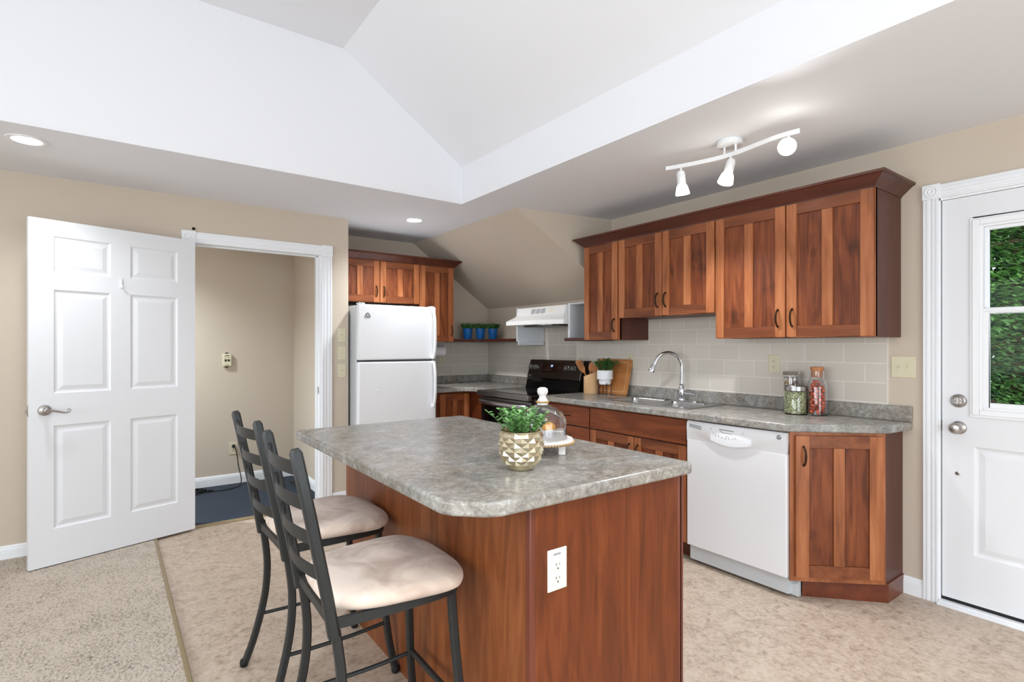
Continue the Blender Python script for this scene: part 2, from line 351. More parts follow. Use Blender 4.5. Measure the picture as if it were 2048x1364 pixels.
def specks(name, scale, stops, rough=.5, coat=0):
    m = bpy.data.materials.new(name); m.use_nodes = True; nt = m.node_tree; b = nt.nodes['Principled BSDF']; L = nt.links
    g = nt.nodes.new('ShaderNodeNewGeometry'); v = nt.nodes.new('ShaderNodeTexVoronoi'); v.inputs['Scale'].default_value = scale; L.new(g.outputs['Position'], v.inputs['Vector'])
    sp = nt.nodes.new('ShaderNodeSeparateColor'); L.new(v.outputs['Color'], sp.inputs[0])
    r = ramp(nt, stops); L.new(sp.outputs[0], r.inputs['Fac']); L.new(r.outputs['Color'], b.inputs['Base Color'])
    bp = nt.nodes.new('ShaderNodeBump'); bp.invert = True; bp.inputs['Strength'].default_value = .8; bp.inputs['Distance'].default_value = .004; L.new(v.outputs['Distance'], bp.inputs['Height']); L.new(bp.outputs['Normal'], b.inputs['Normal'])
    b.inputs['Roughness'].default_value = rough; b.inputs['Coat Weight'].default_value = coat
    return m
M['peas'] = specks('green_split_peas', 190, [(.1, (70, 84, 34)), (.4, (140, 154, 88)), (.7, (196, 202, 150)), (.95, (226, 226, 190))])
def suede():
    m = bpy.data.materials.new('worn_suede'); m.use_nodes = True; nt = m.node_tree; b = nt.nodes['Principled BSDF']; L = nt.links
    g = nt.nodes.new('ShaderNodeNewGeometry')
    a = nt.nodes.new('ShaderNodeTexNoise'); a.inputs['Scale'].default_value = 7; a.inputs['Detail'].default_value = 3; a.inputs['Distortion'].default_value = .8
    L.new(g.outputs['Position'], a.inputs['Vector'])
    r = ramp(nt, [(.33, (178, 154, 138)), (.47, (206, 186, 170)), (.6, (224, 206, 190))]); L.new(a.outputs['Fac'], r.inputs['Fac']); L.new(r.outputs['Color'], b.inputs['Base Color'])
    b.inputs['Roughness'].default_value = .85; b.inputs['Sheen Weight'].default_value = .3
    return m
M['suede'] = suede()

# ---------------------------------------------------------------- room shell
XR, YB = 3.455, 4.57
def struct(name, bm, m, **k):
    return obj(name, bm, m, kind='structure', **k)
bm = NB(); box(bm, -.0, 3.75, -2.75, 4.57, -.06, 0); box(bm, 1.6, 3.75, 4.57, 5.5, -.06, 0); struct('floor', bm, M['vinyl'])
bm = NB(); box(bm, -.9, 1.6, 4.57, 5.95, -.06, .0); struct('floor.001', bm, M['rug'])
bm = NB(); box(bm, -3.2, 0, -2.75, 4.57, -.06, -.001); struct('floor.002', bm, M['vinyl'])
# carpet lying on the left half of the room, ending at a metal strip
bm = NB(); prism(bm, [(-2.995, -2.495), (.26, -2.495), (.222, 2.49), (.2, 4.3), (.2, 4.565), (-2.995, 4.565)], 0, .012)
tag(obj('carpet', bm, M['carpet']), 'beige ribbed loop carpet covering the floor under the open white door', 'carpet')
bm = NB(); prism(bm, [(.255, -2.6), (.217, 2.49), (.195, 4.45), (.213, 4.45), (.237, 2.49), (.277, -2.6)], .0, .016); struct('trim_1', bm, M['strip'], bevel=.004)
bm = NB(); box(bm, .45, 1.355, 4.54, 4.60, -.001, .008); struct('trim_2', bm, M['strip'], bevel=.003)
# back wall with doorway
bm = NB(); box(bm, -3.2, .40, YB, YB+.12, -.05, 2.44); box(bm, 1.40, 1.60, YB, YB+.12, -.05, 2.44); box(bm, .40, 1.40, YB, YB+.12, 2.11, 2.44)
struct('wall_back', bm, M['wall'])
bm = NB(); box(bm, 1.475, 1.60, YB+.12, 5.36, -.05, 2.44); struct('wall_alcove_left', bm, M['wall'])
bm = NB(); box(bm, 1.55, 3.75, 5.24, 5.36, -.05, 2.44); struct('wall_alcove_back', bm, M['wall'])
bm = NB(); box(bm, 3.5, 3.75, 3.66, 5.24, -.05, 2.44); struct('wall_stove', bm, M['wall'])
bm = NB(); box(bm, XR, 3.75, .945, 3.25, -.05, 2.44); box(bm, XR, 3.75, 3.25, 3.66, -.05, 1.385); box(bm, 3.5, 3.75, 3.25, 3.66, 1.385, 2.44); box(bm, XR, 3.6, -2.75, -.02, -.05, 2.44); box(bm, XR, 3.6, -.02, .945, 2.105, 2.44)
struct('wall_right', bm, M['wall'])
# hall beyond the doorway
bm = NB(); box(bm, -.9, 1.466, 5.83, 5.95, -.05, 2.44); struct('wall_hall_back', bm, M['wall'])
bm = NB(); box(bm, 1.466, 1.55, 5.36, 5.95, -.05, 2.44); box(bm, 1.466, 1.475, 4.69, 5.36, -.05, 2.44); struct('wall_hall_right', bm, M['wall'])
bm = NB(); box(bm, -1.0, -.9, 4.69, 5.95, -.05, 2.44); struct('wall_hall_left', bm, M['wall'])
bm = NB(); box(bm, -.9, 1.5, 4.6, 5.95, 2.44, 2.5); struct('ceiling.001', bm, M['ceil'])
# unseen walls behind and beside the camera, with assumed window openings
bm = NB(); box(bm, -3.2, -.7, -2.6, -2.5, -.05, 2.44); box(bm, 1.9, 3.6, -2.6, -2.5, -.05, 2.44); box(bm, -.7, 1.9, -2.6, -2.5, 2.3, 2.44); box(bm, -.7, 1.9, -2.6, -2.5, -.05, .2)
struct('wall_front', bm, M['wall'])
bm = NB(); box(bm, -3.1, -3.0, -2.6, 4.6, -.05, .8); box(bm, -3.1, -3.0, -2.6, 4.6, 2.3, 2.44); box(bm, -3.1, -3.0, -2.6, -2.1, .8, 2.3); box(bm, -3.1, -3.0, -.7, -.1, .8, 2.3); box(bm, -3.1, -3.0, 2.5, 4.6, .8, 2.3)
struct('wall_left', bm, M['wall'])
def winframe(name, F, w, h):  # frames for assumed windows, out of view, where the added area lights stand
    bm = NB()
    t = .05
    for a in (( -w/2, -w/2+t, 0, h), (w/2-t, w/2, 0, h), (-w/2, w/2, 0, t), (-w/2, w/2, h-t, h), (-t/2, t/2, 0, h)): box(bm, a[0], a[1], 0, .08, a[2], a[3], M=F)
    struct(name, bm, M['trim'])
winframe('assumed_window_1', Matrix.Translation((.6, -2.59, .2)), 2.6, 2.1)
winframe('assumed_window_2', Matrix.Translation((-3.09, 1.2, .8)) @ Matrix.Rotation(-PI/2, 4, 'Z'), 2.6, 1.5)
winframe('assumed_window_3', Matrix.Translation((-3.09, -1.4, .8)) @ Matrix.Rotation(-PI/2, 4, 'Z'), 1.4, 1.5)
# ceiling: low soffit around a tall vaulted tray
bm = NB()
box(bm, 2.14, 3.75, -2.6, 5.4, 2.44, 2.455); box(bm, -3.2, 2.14, 3.57, 4.6, 2.44, 2.455); box(bm, 1.5, 2.14, 4.6, 5.4, 2.44, 2.455)
box(bm, -3.2, -2.3, -2.6, 3.57, 2.44, 2.455); box(bm, -2.3, 2.14, -2.6, -1.9, 2.44, 2.455)
struct('ceiling', bm, M['ceil'])
bm = NB()
prof = [(2.14, 2.4552), (2.14, 2.724), (1.216, 3.342), (-1.2, 3.342), (-2.3, 2.724), (-2.3, 2.4552)]
for i in range(5):
    a, b_ = prof[i], prof[i+1]
    d = Vector((b_[0]-a[0], 0, b_[1]-a[1])).normalized(); n = Vector((d.z, 0, -d.x))*.06
    if i in (0, 4): n = Vector((.06 if i == 0 else -.06, 0, 0))
    if i in (1, 2, 3): n = Vector((0, 0, .06))
    p = [Vector((a[0], -1.9, a[1])), Vector((b_[0], -1.9, b_[1])), Vector((b_[0], -1.9, b_[1]))+n, Vector((a[0], -1.9, a[1]))+n]
    sweep(bm, p, (0, 5.47, 0))
for y in (3.57, -1.96):
    sweep(bm, [(x, y, z) for x, z in prof], (0, .06, 0))
struct('ceiling_tray', bm, M['ceil'])
# sloped ceiling over the stove corner, with its upright face
bm = NB()
A = (2.54, 3.40, 2.44); B = (3.5, 3.232, 1.775); Cc = (3.5, 5.24, 1.775); D = (2.54, 5.24, 2.44); E_ = (3.5, 3.232, 2.44); F_ = (3.5, 5.24, 2.44)
v = [bm.verts.new(p) for p in (A, B, Cc, D, E_, F_)]
for f in ((0, 1, 2, 3), (0, 4, 1), (3, 2, 5), (0, 3, 5, 4), (1, 4, 5, 2)): bm.faces.new([v[i] for i in f])
struct('ceiling_slope', bm, M['wall'], smooth=False)

# baseboards
def baseboard(name, segs):
    bm = NB()
    for (x0, y0, x1, y1, nx, ny) in segs:
        d = Vector((x1-x0, y1-y0, 0)); L_ = d.length; d.normalize(); n = Vector((nx, ny, 0))
        pr = [(0, 0), (.014, 0), (.014, .058), (.011, .06), (.011, .063), (.014, .065), (.012, .075), (.009, .077), (.009, .080), (.011, .082), (.006, .094), (0, .094)]
        sweep(bm, [Vector((x0, y0, 0))+n*a+Vector((0, 0, b)) for a, b in pr], d*L_)
    struct(name, bm, M['trim'])
baseboard('baseboard_left', [(-3.0, YB, .375, YB, 0, -1)])
baseboard('baseboard_hall', [(-.9, 5.83, 1.466, 5.83, 0, -1), (1.466, 4.69, 1.466, 5.83, -1, 0)])
baseboard('baseboard_right', [(XR, .99, XR, 1.088, -1, 0)])
baseboard('baseboard_corner', [(1.46, YB, 1.60, YB, 0, -1)])

# casings
def casing_v(bm, F, x0, x1, z0, z1, t=.02):
    """fluted upright"""
    w = x1-x0
    xs = [0, .08, .14, .26, .32, .44, .50, .50, .56, .68, .74, .86, .92, 1.0]
    box(bm, x0, x1, -t*.7, 0, z0, z1, M=F)
    for a, b in ((0, .14), (.24, .40), (.60, .76), (.86, 1)): box(bm, x0+a*w, x0+b*w, -t, -t*.7+.0005, z0, z1, M=F)
def rosette(bm, F, x, z, s, t=.026):
    box(bm, x-s/2, x+s/2, -t, 0, z-s/2, z+s/2, M=F)
    R = F @ Matrix.Translation((x, -t, z)) @ Matrix.Rotation(PI/2, 4, 'X')
    lathe(bm, [(s*.36, -.0005), (s*.36, .004), (s*.30, .004), (s*.28, .001), (s*.2, .001), (s*.18, .004), (s*.1, .004), (s*.06, .001)], 24, M=R)
F = FY(0, YB)
bm = NB(); casing_v(bm, F, .37, .452, 0, 2.10); casing_v(bm, F, 1.372, 1.455, 0, 2.10)
box(bm, .44, 1.375, -.018, 0, 2.10, 2.182, M=F)
for a, b in ((2.105, 2.115), (2.13, 2.15), (2.165, 2.175)): box(bm, .45, 1.37, -.022, -.017, a, b, M=F)
rosette(bm, F, .411, 2.142, .09); rosette(bm, F, 1.414, 2.142, .09)
struct('trim_3', bm, M['trim'], bevel=.0015)
bm = NB(); box(bm, 1.355, 1.40, YB, YB+.13, 0, 2.11); box(bm, .40, .45, YB, YB+.13, 0, 2.11); box(bm, .45, 1.355, YB, YB+.13, 2.10, 2.112)
box(bm, 1.343, 1.356, YB+.045, YB+.08, 0, 2.1); box(bm, .45, 1.355, YB+.045, YB+.08, 2.09, 2.1)
sj = struct('trim_4', bm, M['trim'], bevel=.0015)
bm = NB(); box(bm, 1.3535, 1.3552, YB+.012, YB+.04, .94, 1.0); obj('strike_plate', bm, M['nickel'], sj)
F = FX(XR, 0)
bm = NB(); casing_v(bm, F, -.996, -.932, 0, 2.115); rosette(bm, F, -.960, 2.149, .077)
box(bm, -.925, .06, -.018, 0, 2.110, 2.182, M=F)
for a, b in ((2.118, 2.13), (2.145, 2.158), (2.166, 2.176)): box(bm, -.922, .06, -.023, -.017, a, b, M=F)
box(bm, .0, .07, -.02, 0, 0, 2.11, M=F)
struct('trim_5', bm, M['trim'], bevel=.0015)
bm = NB(); box(bm, -.934, -.925, -.004, .14, 0, 2.11, M=F); box(bm, -.93, .0, -.004, .14, 2.10, 2.112, M=F); box(bm, .0, .012, -.004, .14, 0, 2.11, M=F)
struct('trim_6', bm, M['trim'])
bm = NB(); prism(bm, [(-.934, -.035), (.02, -.035), (.02, .14), (-.934, .14)], 0, .014, M=F); box(bm, -.93, .01, -.02, .14, .014, .024, M=F)
struct('trim_7', bm, M['trim'], bevel=.002)
bm = NB(); box(bm, -.926, .0, .010, .03, .024, .0415, M=F); struct('trim_8', bm, M['rubber'])

# raised panel helper in a door face: rectangle loops
def rpanel(bm, x0, x1, z0, z1, y, s=1, M=None, mi=0, dep=.008):
    loops = []
    for ins, dy in ((0, 0), (.006, dep*.7), (.014, dep), (.020, dep), (.044, .0025), (.048, .0025)):
        loops.append([(x0+ins, y+s*dy, z0+ins), (x1-ins, y+s*dy, z0+ins), (x1-ins, y+s*dy, z1-ins), (x0+ins, y+s*dy, z1-ins)])
    vs = [[bm.verts.new(p) for p in l] for l in loops]
    for k in range(len(vs)-1):
        for i in range(4):
            j = (i+1) % 4; bm.faces.new((vs[k][i], vs[k][j], vs[k+1][j], vs[k+1][i])).material_index = mi
    bm.faces.new(vs[-1]).material_index = mi
    if M is not None:
        for l in vs:
            for q in l: q.co = M @ q.co
def panel_face(bm, xs, zs, holes, y, s=1, M=None):
    """flat face cut in a grid with raised panels in holes (i,j)"""
    for i in range(len(xs)-1):
        for j in range(len(zs)-1):
            if (i, j) in holes: rpanel(bm, xs[i], xs[i+1], zs[j], zs[j+1], y, s, M)
            else:
                q = [bm.verts.new(p) for p in ((xs[i], y, zs[j]), (xs[i+1], y, zs[j]), (xs[i+1], y, zs[j+1]), (xs[i], y, zs[j+1]))]
                bm.faces.new(q)
                if M is not None:
                    for p in q: p.co = M @ p.co
def rim(bm, xs, zs, y0, y1, M=None):
    x0, x1, z0, z1 = xs[0], xs[-1], zs[0], zs[-1]
    def quad(*p):
        q = [bm.verts.new(M @ Vector(a) if M is not None else a) for a in p]; bm.faces.new(q)
    for i in range(len(xs)-1):
        for z in (z0, z1): quad((xs[i], y0, z), (xs[i+1], y0, z), (xs[i+1], y1, z), (xs[i], y1, z))
    for j in range(len(zs)-1):
        for x in (x0, x1): quad((x, y0, zs[j]), (x, y1, zs[j]), (x, y1, zs[j+1]), (x, y0, zs[j+1]))
# door_1: open interior six panel door. local x from latch edge (0) to hinge (W)
h = Vector((.446, 4.49, 0)); dd = Vector((-.874, -.275, 0)); Wd = dd.length; lat = h+dd
ang = math.atan2(-dd.y, -dd.x)
d1 = bpy.data.objects.new('door_1', None); C.objects.link(d1); MW[d1] = Matrix.Translation(lat) @ Matrix.Rotation(ang, 4, 'Z'); d1.matrix_local = MW[d1]; d1['kind'] = 'structure'
xs = [0, .113, .113+.292, .514, .514+.286, Wd]
xs = [0, .116, .405, .514, .800, Wd]
zs = [.018, .235, .86, 1.055, 1.684, 1.79, 2.007, 2.105]
holes = {(1, 1), (3, 1), (1, 3), (3, 3), (1, 5), (3, 5)}
bm = NB(); panel_face(bm, xs, zs, holes, 0, 1); panel_face(bm, xs, zs, holes, .036, -1); rim(bm, xs, zs, 0, .036)
obj('door_slab', bm, M['doorw'], d1, M=Matrix.Identity(4), smooth=False)
# lever
bm = NB(); R = Matrix.Translation((.072, 0, .957)) @ Matrix.Rotation(PI/2, 4, 'X')
lathe(bm, [(.0325, 0), (.0325, .004), (.029, .010), (.020, .013), (.0125, .014), (.0115, .04), (.014, .043), (.014, .058), (.010, .062)], 28, M=R)
lev = spline([(.072, -.05, .957), (.10, -.052, .955), (.13, -.05, .946), (.16, -.047, .938), (.178, -.045, .94), (.187, -.045, .951), (.180, -.045, .960), (.171, -.045, .956), (.173, -.045, .949)], 5)
n = len(lev); tube(bm, lev, [.0085-.006*min(1, i/(n*.6)) for i in range(n)], 8)
obj('door_lever', bm, M['nickel'], d1, M=Matrix.Identity(4))
bm = NB(); box(bm, -.0015, .0005, .006, .030, .925, .99); box(bm, -.012, 0, .011, .025, .947, .967); obj('latch', bm, M['nickel'], d1, M=Matrix.Identity(4), bevel=.002)
bm = NB(); tube(bm, spline([(.462, 0, 1.775), (.462, -.004, 1.765), (.462, -.006, 1.735), (.462, -.020, 1.725), (.462, -.024, 1.742)], 4), .0045, 8); box(bm, .454, .470, -.004, 0, 1.725, 1.785)
obj('coat_hook', bm, M['doorw'], d1, M=Matrix.Identity(4), bevel=.003)
bm = NB()
for z in (.25, 1.05, 1.87): cyl(bm, (Wd+.004, .040, z-.045), (Wd+.004, .040, z+.045), .006, 10)
obj('hinge', bm, M['nickel'], d1, M=Matrix.Identity(4))
# door_2: exterior door with half glass. local frame facing -X; local x = -Y
d2 = bpy.data.objects.new('door_2', None); C.objects.link(d2); MW[d2] = FX(XR+.006, .92); d2.matrix_local = MW[d2]; d2['kind'] = 'structure'
xs = [0, .125, .795, .918]; zs = [.042, .29, .835, 1.0, 1.968, 2.098]
xs2 = [0, .128, .790, .918]
bm = NB()
for y, s in ((0, 1), (.045, -1)):
    panel_face(bm, xs2, [.042, .285, .835], {(1, 0)} if False else {(1, 1)}, y, s)
    # solid rows
panel_cols = xs2
for y in (0, .045):
    for (a, b_, c_, d_) in ((0, .918, .835, 1.0), (0, .128, 1.0, 1.968), (.790, .918, 1.0, 1.968), (0, .918, 1.968, 2.098)):
        q = [bm.verts.new(p) for p in ((a, y, c_), (b_, y, c_), (b_, y, d_), (a, y, d_))]; bm.faces.new(q)
rim(bm, [0, .918], [.042, 2.098], 0, .045)
for q in (((.128, 1.0), (.790, 1.0)), ((.790, 1.0), (.790, 1.968)), ((.790, 1.968), (.128, 1.968)), ((.128, 1.968), (.128, 1.0))):
    (a, b_), (c_, d_) = q; bm.faces.new([bm.verts.new(p) for p in ((a, 0, b_), (c_, 0, d_), (c_, .045, d_), (a, .045, b_))])
obj('door_slab', bm, M['doorw'], d2, M=Matrix.Identity(4), smooth=False)
bm = NB()
def frame(bm, x0, x1, z0, z1, w, y0, y1, M=None, mi=0):
    box(bm, x0, x0+w, y0, y1, z0, z1, mi, M); box(bm, x1-w, x1, y0, y1, z0, z1, mi, M); box(bm, x0+w, x1-w, y0, y1, z0, z0+w, mi, M); box(bm, x0+w, x1-w, y0, y1, z1-w, z1, mi, M)
frame(bm, .112, .806, .985, 1.985, .014, -.008, .0005); frame(bm, .124, .794, .997, 1.973, .028, -.016, .0005); frame(bm, .150, .768, 1.022, 1.948, .016, -.009, .04)
obj('glazing_frame', bm, M['trim'], d2, M=Matrix.Identity(4), bevel=.003)
bm = NB(); frame(bm, .165, .753, 1.502, 1.936, .020, .006, .026); obj('upper_sash', bm, M['trim'], d2, M=Matrix.Identity(4), bevel=.002)
bm = NB(); frame(bm, .163, .755, 1.035, 1.530, .026, -.006, .012); box(bm, .163, .755, -.010, .0, 1.512, 1.527); obj('lower_sash', bm, M['trim'], d2, M=Matrix.Identity(4), bevel=.002)
bm = NB(); box(bm, .180, .738, .014, .017, 1.515, 1.93); obj('upper_pane', bm, M['pane'], d2, M=Matrix.Identity(4))
bm = NB(); box(bm, .185, .733, .001, .004, 1.055, 1.51); obj('lower_pane', bm, M['pane'], d2, M=Matrix.Identity(4))
def disc_at(x, z, y=0): return Matrix.Translation((x, y, z)) @ Matrix.Rotation(PI/2, 4, 'X')
bm = NB(); R = disc_at(.068, 1.062); lathe(bm, [(.034, 0), (.034, .006), (.028, .014), (.022, .016), (.021, .012)], 28, M=R); box(bm, .062, .074, -.03, -.01, 1.045, 1.079)
for dx in (-.014, .014): lathe(bm, [(.004, .012), (.004, .016)], 10, M=disc_at(.068+dx, 1.062))
obj('deadbolt', bm, M['nickel'], d2, M=Matrix.Identity(4), bevel=.002)
bm = NB(); R = disc_at(.068, .925); lathe(bm, [(.0335, 0), (.033, .005), (.026, .012), (.014, .016), (.012, .036), (.022, .044), (.0275, .055), (.027, .066), (.020, .075), (.008, .078)], 28, M=R)
obj('door_knob', bm, M['nickel'], d2, M=Matrix.Identity(4))
bm = NB(); lathe(bm, [(.0095, 0), (.0095, .004), (.006, .005), (.005, .002), (.003, .006)], 18, M=disc_at(.064, .690)); obj('stop_button', bm, M['nickel'], d2, M=Matrix.Identity(4))
bm = NB(); box(bm, -.004, .0005, .004, .024, .90, .955); obj('latch', bm, M['bronze'], d2, M=Matrix.Identity(4))
# nail above the casing
bm = NB(); lathe(bm, [(.011, 0), (.011, .004), (.005, .012), (.006, .02), (.0015, .022)], 14, M=Matrix.Translation((.444, YB, 2.207)) @ Matrix.Rotation(PI/2, 4, 'X'))
tag(obj('wall_hook', bm, M['bronze']), 'tiny dark metal hook on the wall just above the doorway trim', 'hook')

# ---------------------------------------------------------------- tiles
bm = NB(); box(bm, XR-.008, XR-.001, 1.165, 3.21, 1.016, 1.57); box(bm, XR-.008, XR-.001, 3.21, 3.66, 1.016, 1.384)
tag(obj('tile_backsplash', bm, M['tileR']), 'pale beige glazed tile backsplash on the wall behind the sink', 'backsplash')
bm = NB(); box(bm, 3.492, 3.499, 3.66, 5.232, 1.0145, 1.384); box(bm, 3.492, 3.499, 3.66, 4.19, 1.384, 1.56)
tag(obj('tile_backsplash', bm, M['tileS']), 'shaded beige tile backsplash on the wall behind the stove', 'backsplash')
bm = NB(); box(bm, 2.36, 3.499, 5.232, 5.239, 1.0145, 1.384)
tag(obj('tile_backsplash', bm, M['tileB']), 'beige tile backsplash on the back wall beside the refrigerator', 'backsplash')
bm = NB(); box(bm, XR-.012, XR-.001, 3.655, 3.668, 1.0, 1.384); struct('trim_9', bm, M['grout'])
bm = NB(); box(bm, XR-.009, XR-.0005, 1.157, 1.165, 1.016, 1.39); struct('trim_10', bm, M['grout'])
bm = NB(); box(bm, 2.36, 3.49, 5.228, 5.234, 1.014, 1.019); box(bm, 3.488, 3.494, 4.23, 5.23, 1.014, 1.019); box(bm, XR-.012, XR-.004, 1.165, 3.45, 1.014, 1.020); struct('trim_11', bm, M['grout'])

# ---------------------------------------------------------------- cabinets
def pull(parent, F, x, z, vert=True, s=1.0):
    """arched bronze pull centred on x,z"""
    bm = NB(); h_ = .046*s
    pts = spline([(0, 0, -h_), (0, -.012, -h_*.98), (0, -.024, -h_*.55), (0, -.029, 0), (0, -.024, h_*.55), (0, -.012, h_*.98), (0, 0, h_)], 4)
    n = len(pts); tube(bm, pts, [.0035+.0022*math.sin(PI*i/(n-1)) for i in range(n)], 8)
    for sgn in (-1, 1): ball(bm, (0, -.003, sgn*(h_+.002)), .0075, 1, sc=(1, .6, 1.1))
    for zz in (-.012, -.006, 0, .006, .012): lathe(bm, [(.0068, -.0012), (.0068, .0012)], 10, c=(0, -.0285+abs(zz)*.08, zz))
    R = Matrix.Identity(4) if vert else Matrix.Rotation(PI/2, 4, 'Y')
    o = obj('handle', bm, M['bronze'], parent, M=MW[parent].inverted() @ F @ Matrix.Translation((x, 0, z)) @ R)
    return o
def cab_door(parent, F, x0, x1, z0, z1, hx=None, hz=None, t=.019, across='rail', sw=.058, rw=.062, mw=.055, name='door'):
    """shaker door with a centre mullion. coordinates in face frame F, front at y=-t"""
    bm = NB(); w = x1-x0; g = .0015
    x0 += g; x1 -= g; z0 += g; z1 -= g; sw = min(sw, w*.15+.012); mw = min(mw, w*.13+.006)
    box(bm, x0, x0+sw, -t, 0, z0, z1, 0); box(bm, x1-sw, x1, -t, 0, z0, z1, 0)
    box(bm, x0+sw, x1-sw, -t, 0, z0, z0+rw, 1); box(bm, x0+sw, x1-sw, -t, 0, z1-rw, z1, 1)
    xm = (x0+x1)/2; box(bm, xm-mw/2, xm+mw/2, -t, 0, z0+rw, z1-rw, 0)
    box(bm, x0+sw, xm-mw/2, -t+.009, -.003, z0+rw, z1-rw, 2); box(bm, xm+mw/2, x1-sw, -t+.009, -.003, z0+rw, z1-rw, 2)
    o = obj(name, bm, [M['stile'], M[across], M['panel']], parent, M=MW[parent].inverted() @ F, bevel=.0012, seg=1)
    if hx is not None: pull(o, F @ Matrix.Translation((0, -t, 0)), hx, hz)
    return o
def wallcab_right(label, y0, y1, z0, z1, doors, group=None):
    t = thing('wall_cabinet', label, 'cabinet', (XR-.16, (y0+y1)/2, z0), 0, group)
    bm = NB(); box(bm, 3.111, XR-.002, y0, y1, z0, z1, 0)
    obj('cabinet_body', bm, [M['side']], t, bevel=.001, seg=1)
    bm = NB(); F = FX(3.111, 0); xa, xb = -y1, -y0
    frame(bm, xa, xb, z0, z1, .03, -.0012, .019, F)
    if len(doors) > 1: box(bm, (xa+xb)/2-.015, (xa+xb)/2+.015, -.0012, .019, z0, z1, 0, F)
    obj('face_frame', bm, M['stile'], t)
    for (a, b, hx) in doors:
        cab_door(t, F @ Matrix.Translation((0, -.0015, 0)), -a, -b, z0+.002, z1-.004, -hx, z0+.113)
    return t
wallcab_right('largest reddish wood wall cabinet, two tall doors, nearest the white exterior door', 1.10, 2.0, 1.39, 2.155, [(1.997, 1.550, 1.592), (1.546, 1.104, 1.510)])
wallcab_right('short two-door wood wall cabinet hung above the sink', 2.0, 2.83, 1.555, 2.155, [(2.826, 2.420, 2.455), (2.417, 2.005, 2.385)])
wallcab_right('narrow single-door wood wall cabinet between range hood and sink', 2.83, 3.205, 1.39, 2.155, [(3.203, 2.838, 2.868)])
def crown(name, label, pts, flip=1, cat='moulding', m='crown', ends=None):
    """profile swept along plan polyline pts; outward normals given per segment"""
    prof = [(0, 0), (.004, 0), (.006, .006), (.012, .012), (.055, .052), (.066, .056), (.068, .068), (0, .068)]
    bm = NB(); P = [Vector((p[0], p[1], 0)) for p in pts]; n = len(P); rings = []
    for i in range(n):
        def nn(a, b):
            d = (b-a).normalized(); return Vector((d.y, -d.x, 0))*flip
        if i == 0: m_ = nn(P[0], P[1])
        elif i == n-1: m_ = nn(P[-2], P[-1])
        else:
            n1 = nn(P[i-1], P[i]); n2 = nn(P[i], P[i+1]); m_ = (n1+n2)/(1+n1.dot(n2))
        rings.append([bm.verts.new(P[i]+m_*a+Vector((0, 0, 2.152+b))) for a, b in prof])
    k = len(prof)
    for i in range(n-1):
        for j in range(k): bm.faces.new((rings[i][j], rings[i+1][j], rings[i+1][(j+1) % k], rings[i][(j+1) % k]))
    bm.faces.new(rings[0]); bm.faces.new(rings[-1][::-1])
    return tag(obj(name, bm, M[m], smooth=False), label, cat)
crown('crown_moulding', 'long dark wood crown moulding above the wall cabinets over the sink', [(XR-.002, 1.10), (3.092, 1.10), (3.092, 3.205), (XR-.002, 3.205)], flip=-1)
# lower shelf strips & white boxes beside the hood
def wallcab_back(label, x0, x1, z0, z1, doors):
    t = thing('wall_cabinet', label, 'cabinet', ((x0+x1)/2, 5.04, z0))
    bm = NB(); box(bm, x0, x1, 4.859, 5.238, z0, z1); obj('cabinet_body', bm, M['side'], t)
    F = FY(0, 4.859); bm = NB(); frame(bm, x0, x1, z0, z1, .03, -.0012, .019, F); obj('face_frame', bm, M['stile'], t)
    for a, b, hx, hz in doors: cab_door(t, F @ Matrix.Translation((0, -.0015, 0)), a, b, z0+.002, z1-.004, hx, hz, across='railx')
wallcab_back('two-door wood wall cabinet directly above the white refrigerator', 1.602, 2.415, 1.755, 2.155, [(1.610, 1.998, 1.962, 1.86), (2.002, 2.412, 2.038, 1.86)])
wallcab_back('tall single-door wood wall cabinet on the back wall right of the refrigerator', 2.415, 2.808, 1.384, 2.155, [(2.419, 2.804, 2.776, 1.50)])
crown('crown_moulding', 'short dark wood crown moulding above the cabinets over the refrigerator', [(1.602, 4.84), (2.808, 4.84), (2.808, 5.235)], flip=1, m='crown')
# base cabinets (facing -X, carcass front 2.879)
def base_right(label, y0, y1, fronts):
    t = thing('base_cabinet', label, 'cabinet', (3.16, (y0+y1)/2, 0)); F = FX(2.879, 0)
    bm = NB(); box(bm, 2.88, XR-.002, y0, y1, .1, .70); box(bm, 2.88, 2.90, y0, y1, .70, .888); box(bm, 2.88, XR-.002, y0, y0+.016, .70, .888); box(bm, 2.88, XR-.002, y1-.016, y1, .70, .888); obj('cabinet_body', bm, M['side'], t)
    bm = NB(); box(bm, 2.945, 2.96, y0, y1, 0, .1); obj('toe_kick', bm, M['kick'], t)
    bm = NB(); frame(bm, -y1, -y0, .1, .888, .025, -.001, .015, F); obj('face_frame', bm, M['kick'], t)
    for f in fronts:
        if f[0] == 'd':
            _, a, b, z0, z1, hx = f; cab_door(t, F @ Matrix.Translation((0, -.0013, 0)), -a, -b, z0, z1, -hx if hx else None, z1-.1)
        else:
            _, a, b, z0, z1, hd = f; bm = NB(); box(bm, -a+.0015, -b-.0015, -.020, -.0013, z0+.0015, z1-.0015)
            o = obj('drawer_front' if hd else 'false_front', bm, M['drawer'], t, M=MW[t].inverted() @ F, bevel=.003)
            if hd: pull(o, F @ Matrix.Translation((0, -.020, 0)), -(a+b)/2, (z0+z1)/2, vert=False)
base_right('reddish wood drawer cabinet between the stove and the sink cabinet', 2.905, 3.435, [('f', 3.425, 2.909, .722, .872, 1), ('f', 3.425, 2.909, .56, .716, 1), ('f', 3.425, 2.909, .34, .554, 1), ('f', 3.425, 2.909, .11, .334, 1)])
base_right('wide reddish wood sink cabinet left of the dishwasher', 2.045, 2.905, [('f', 2.900, 2.05, .722, .880, 0), ('d', 2.900, 2.477, .11, .716, 2.512), ('d', 2.473, 2.05, .11, .716, 2.438)])
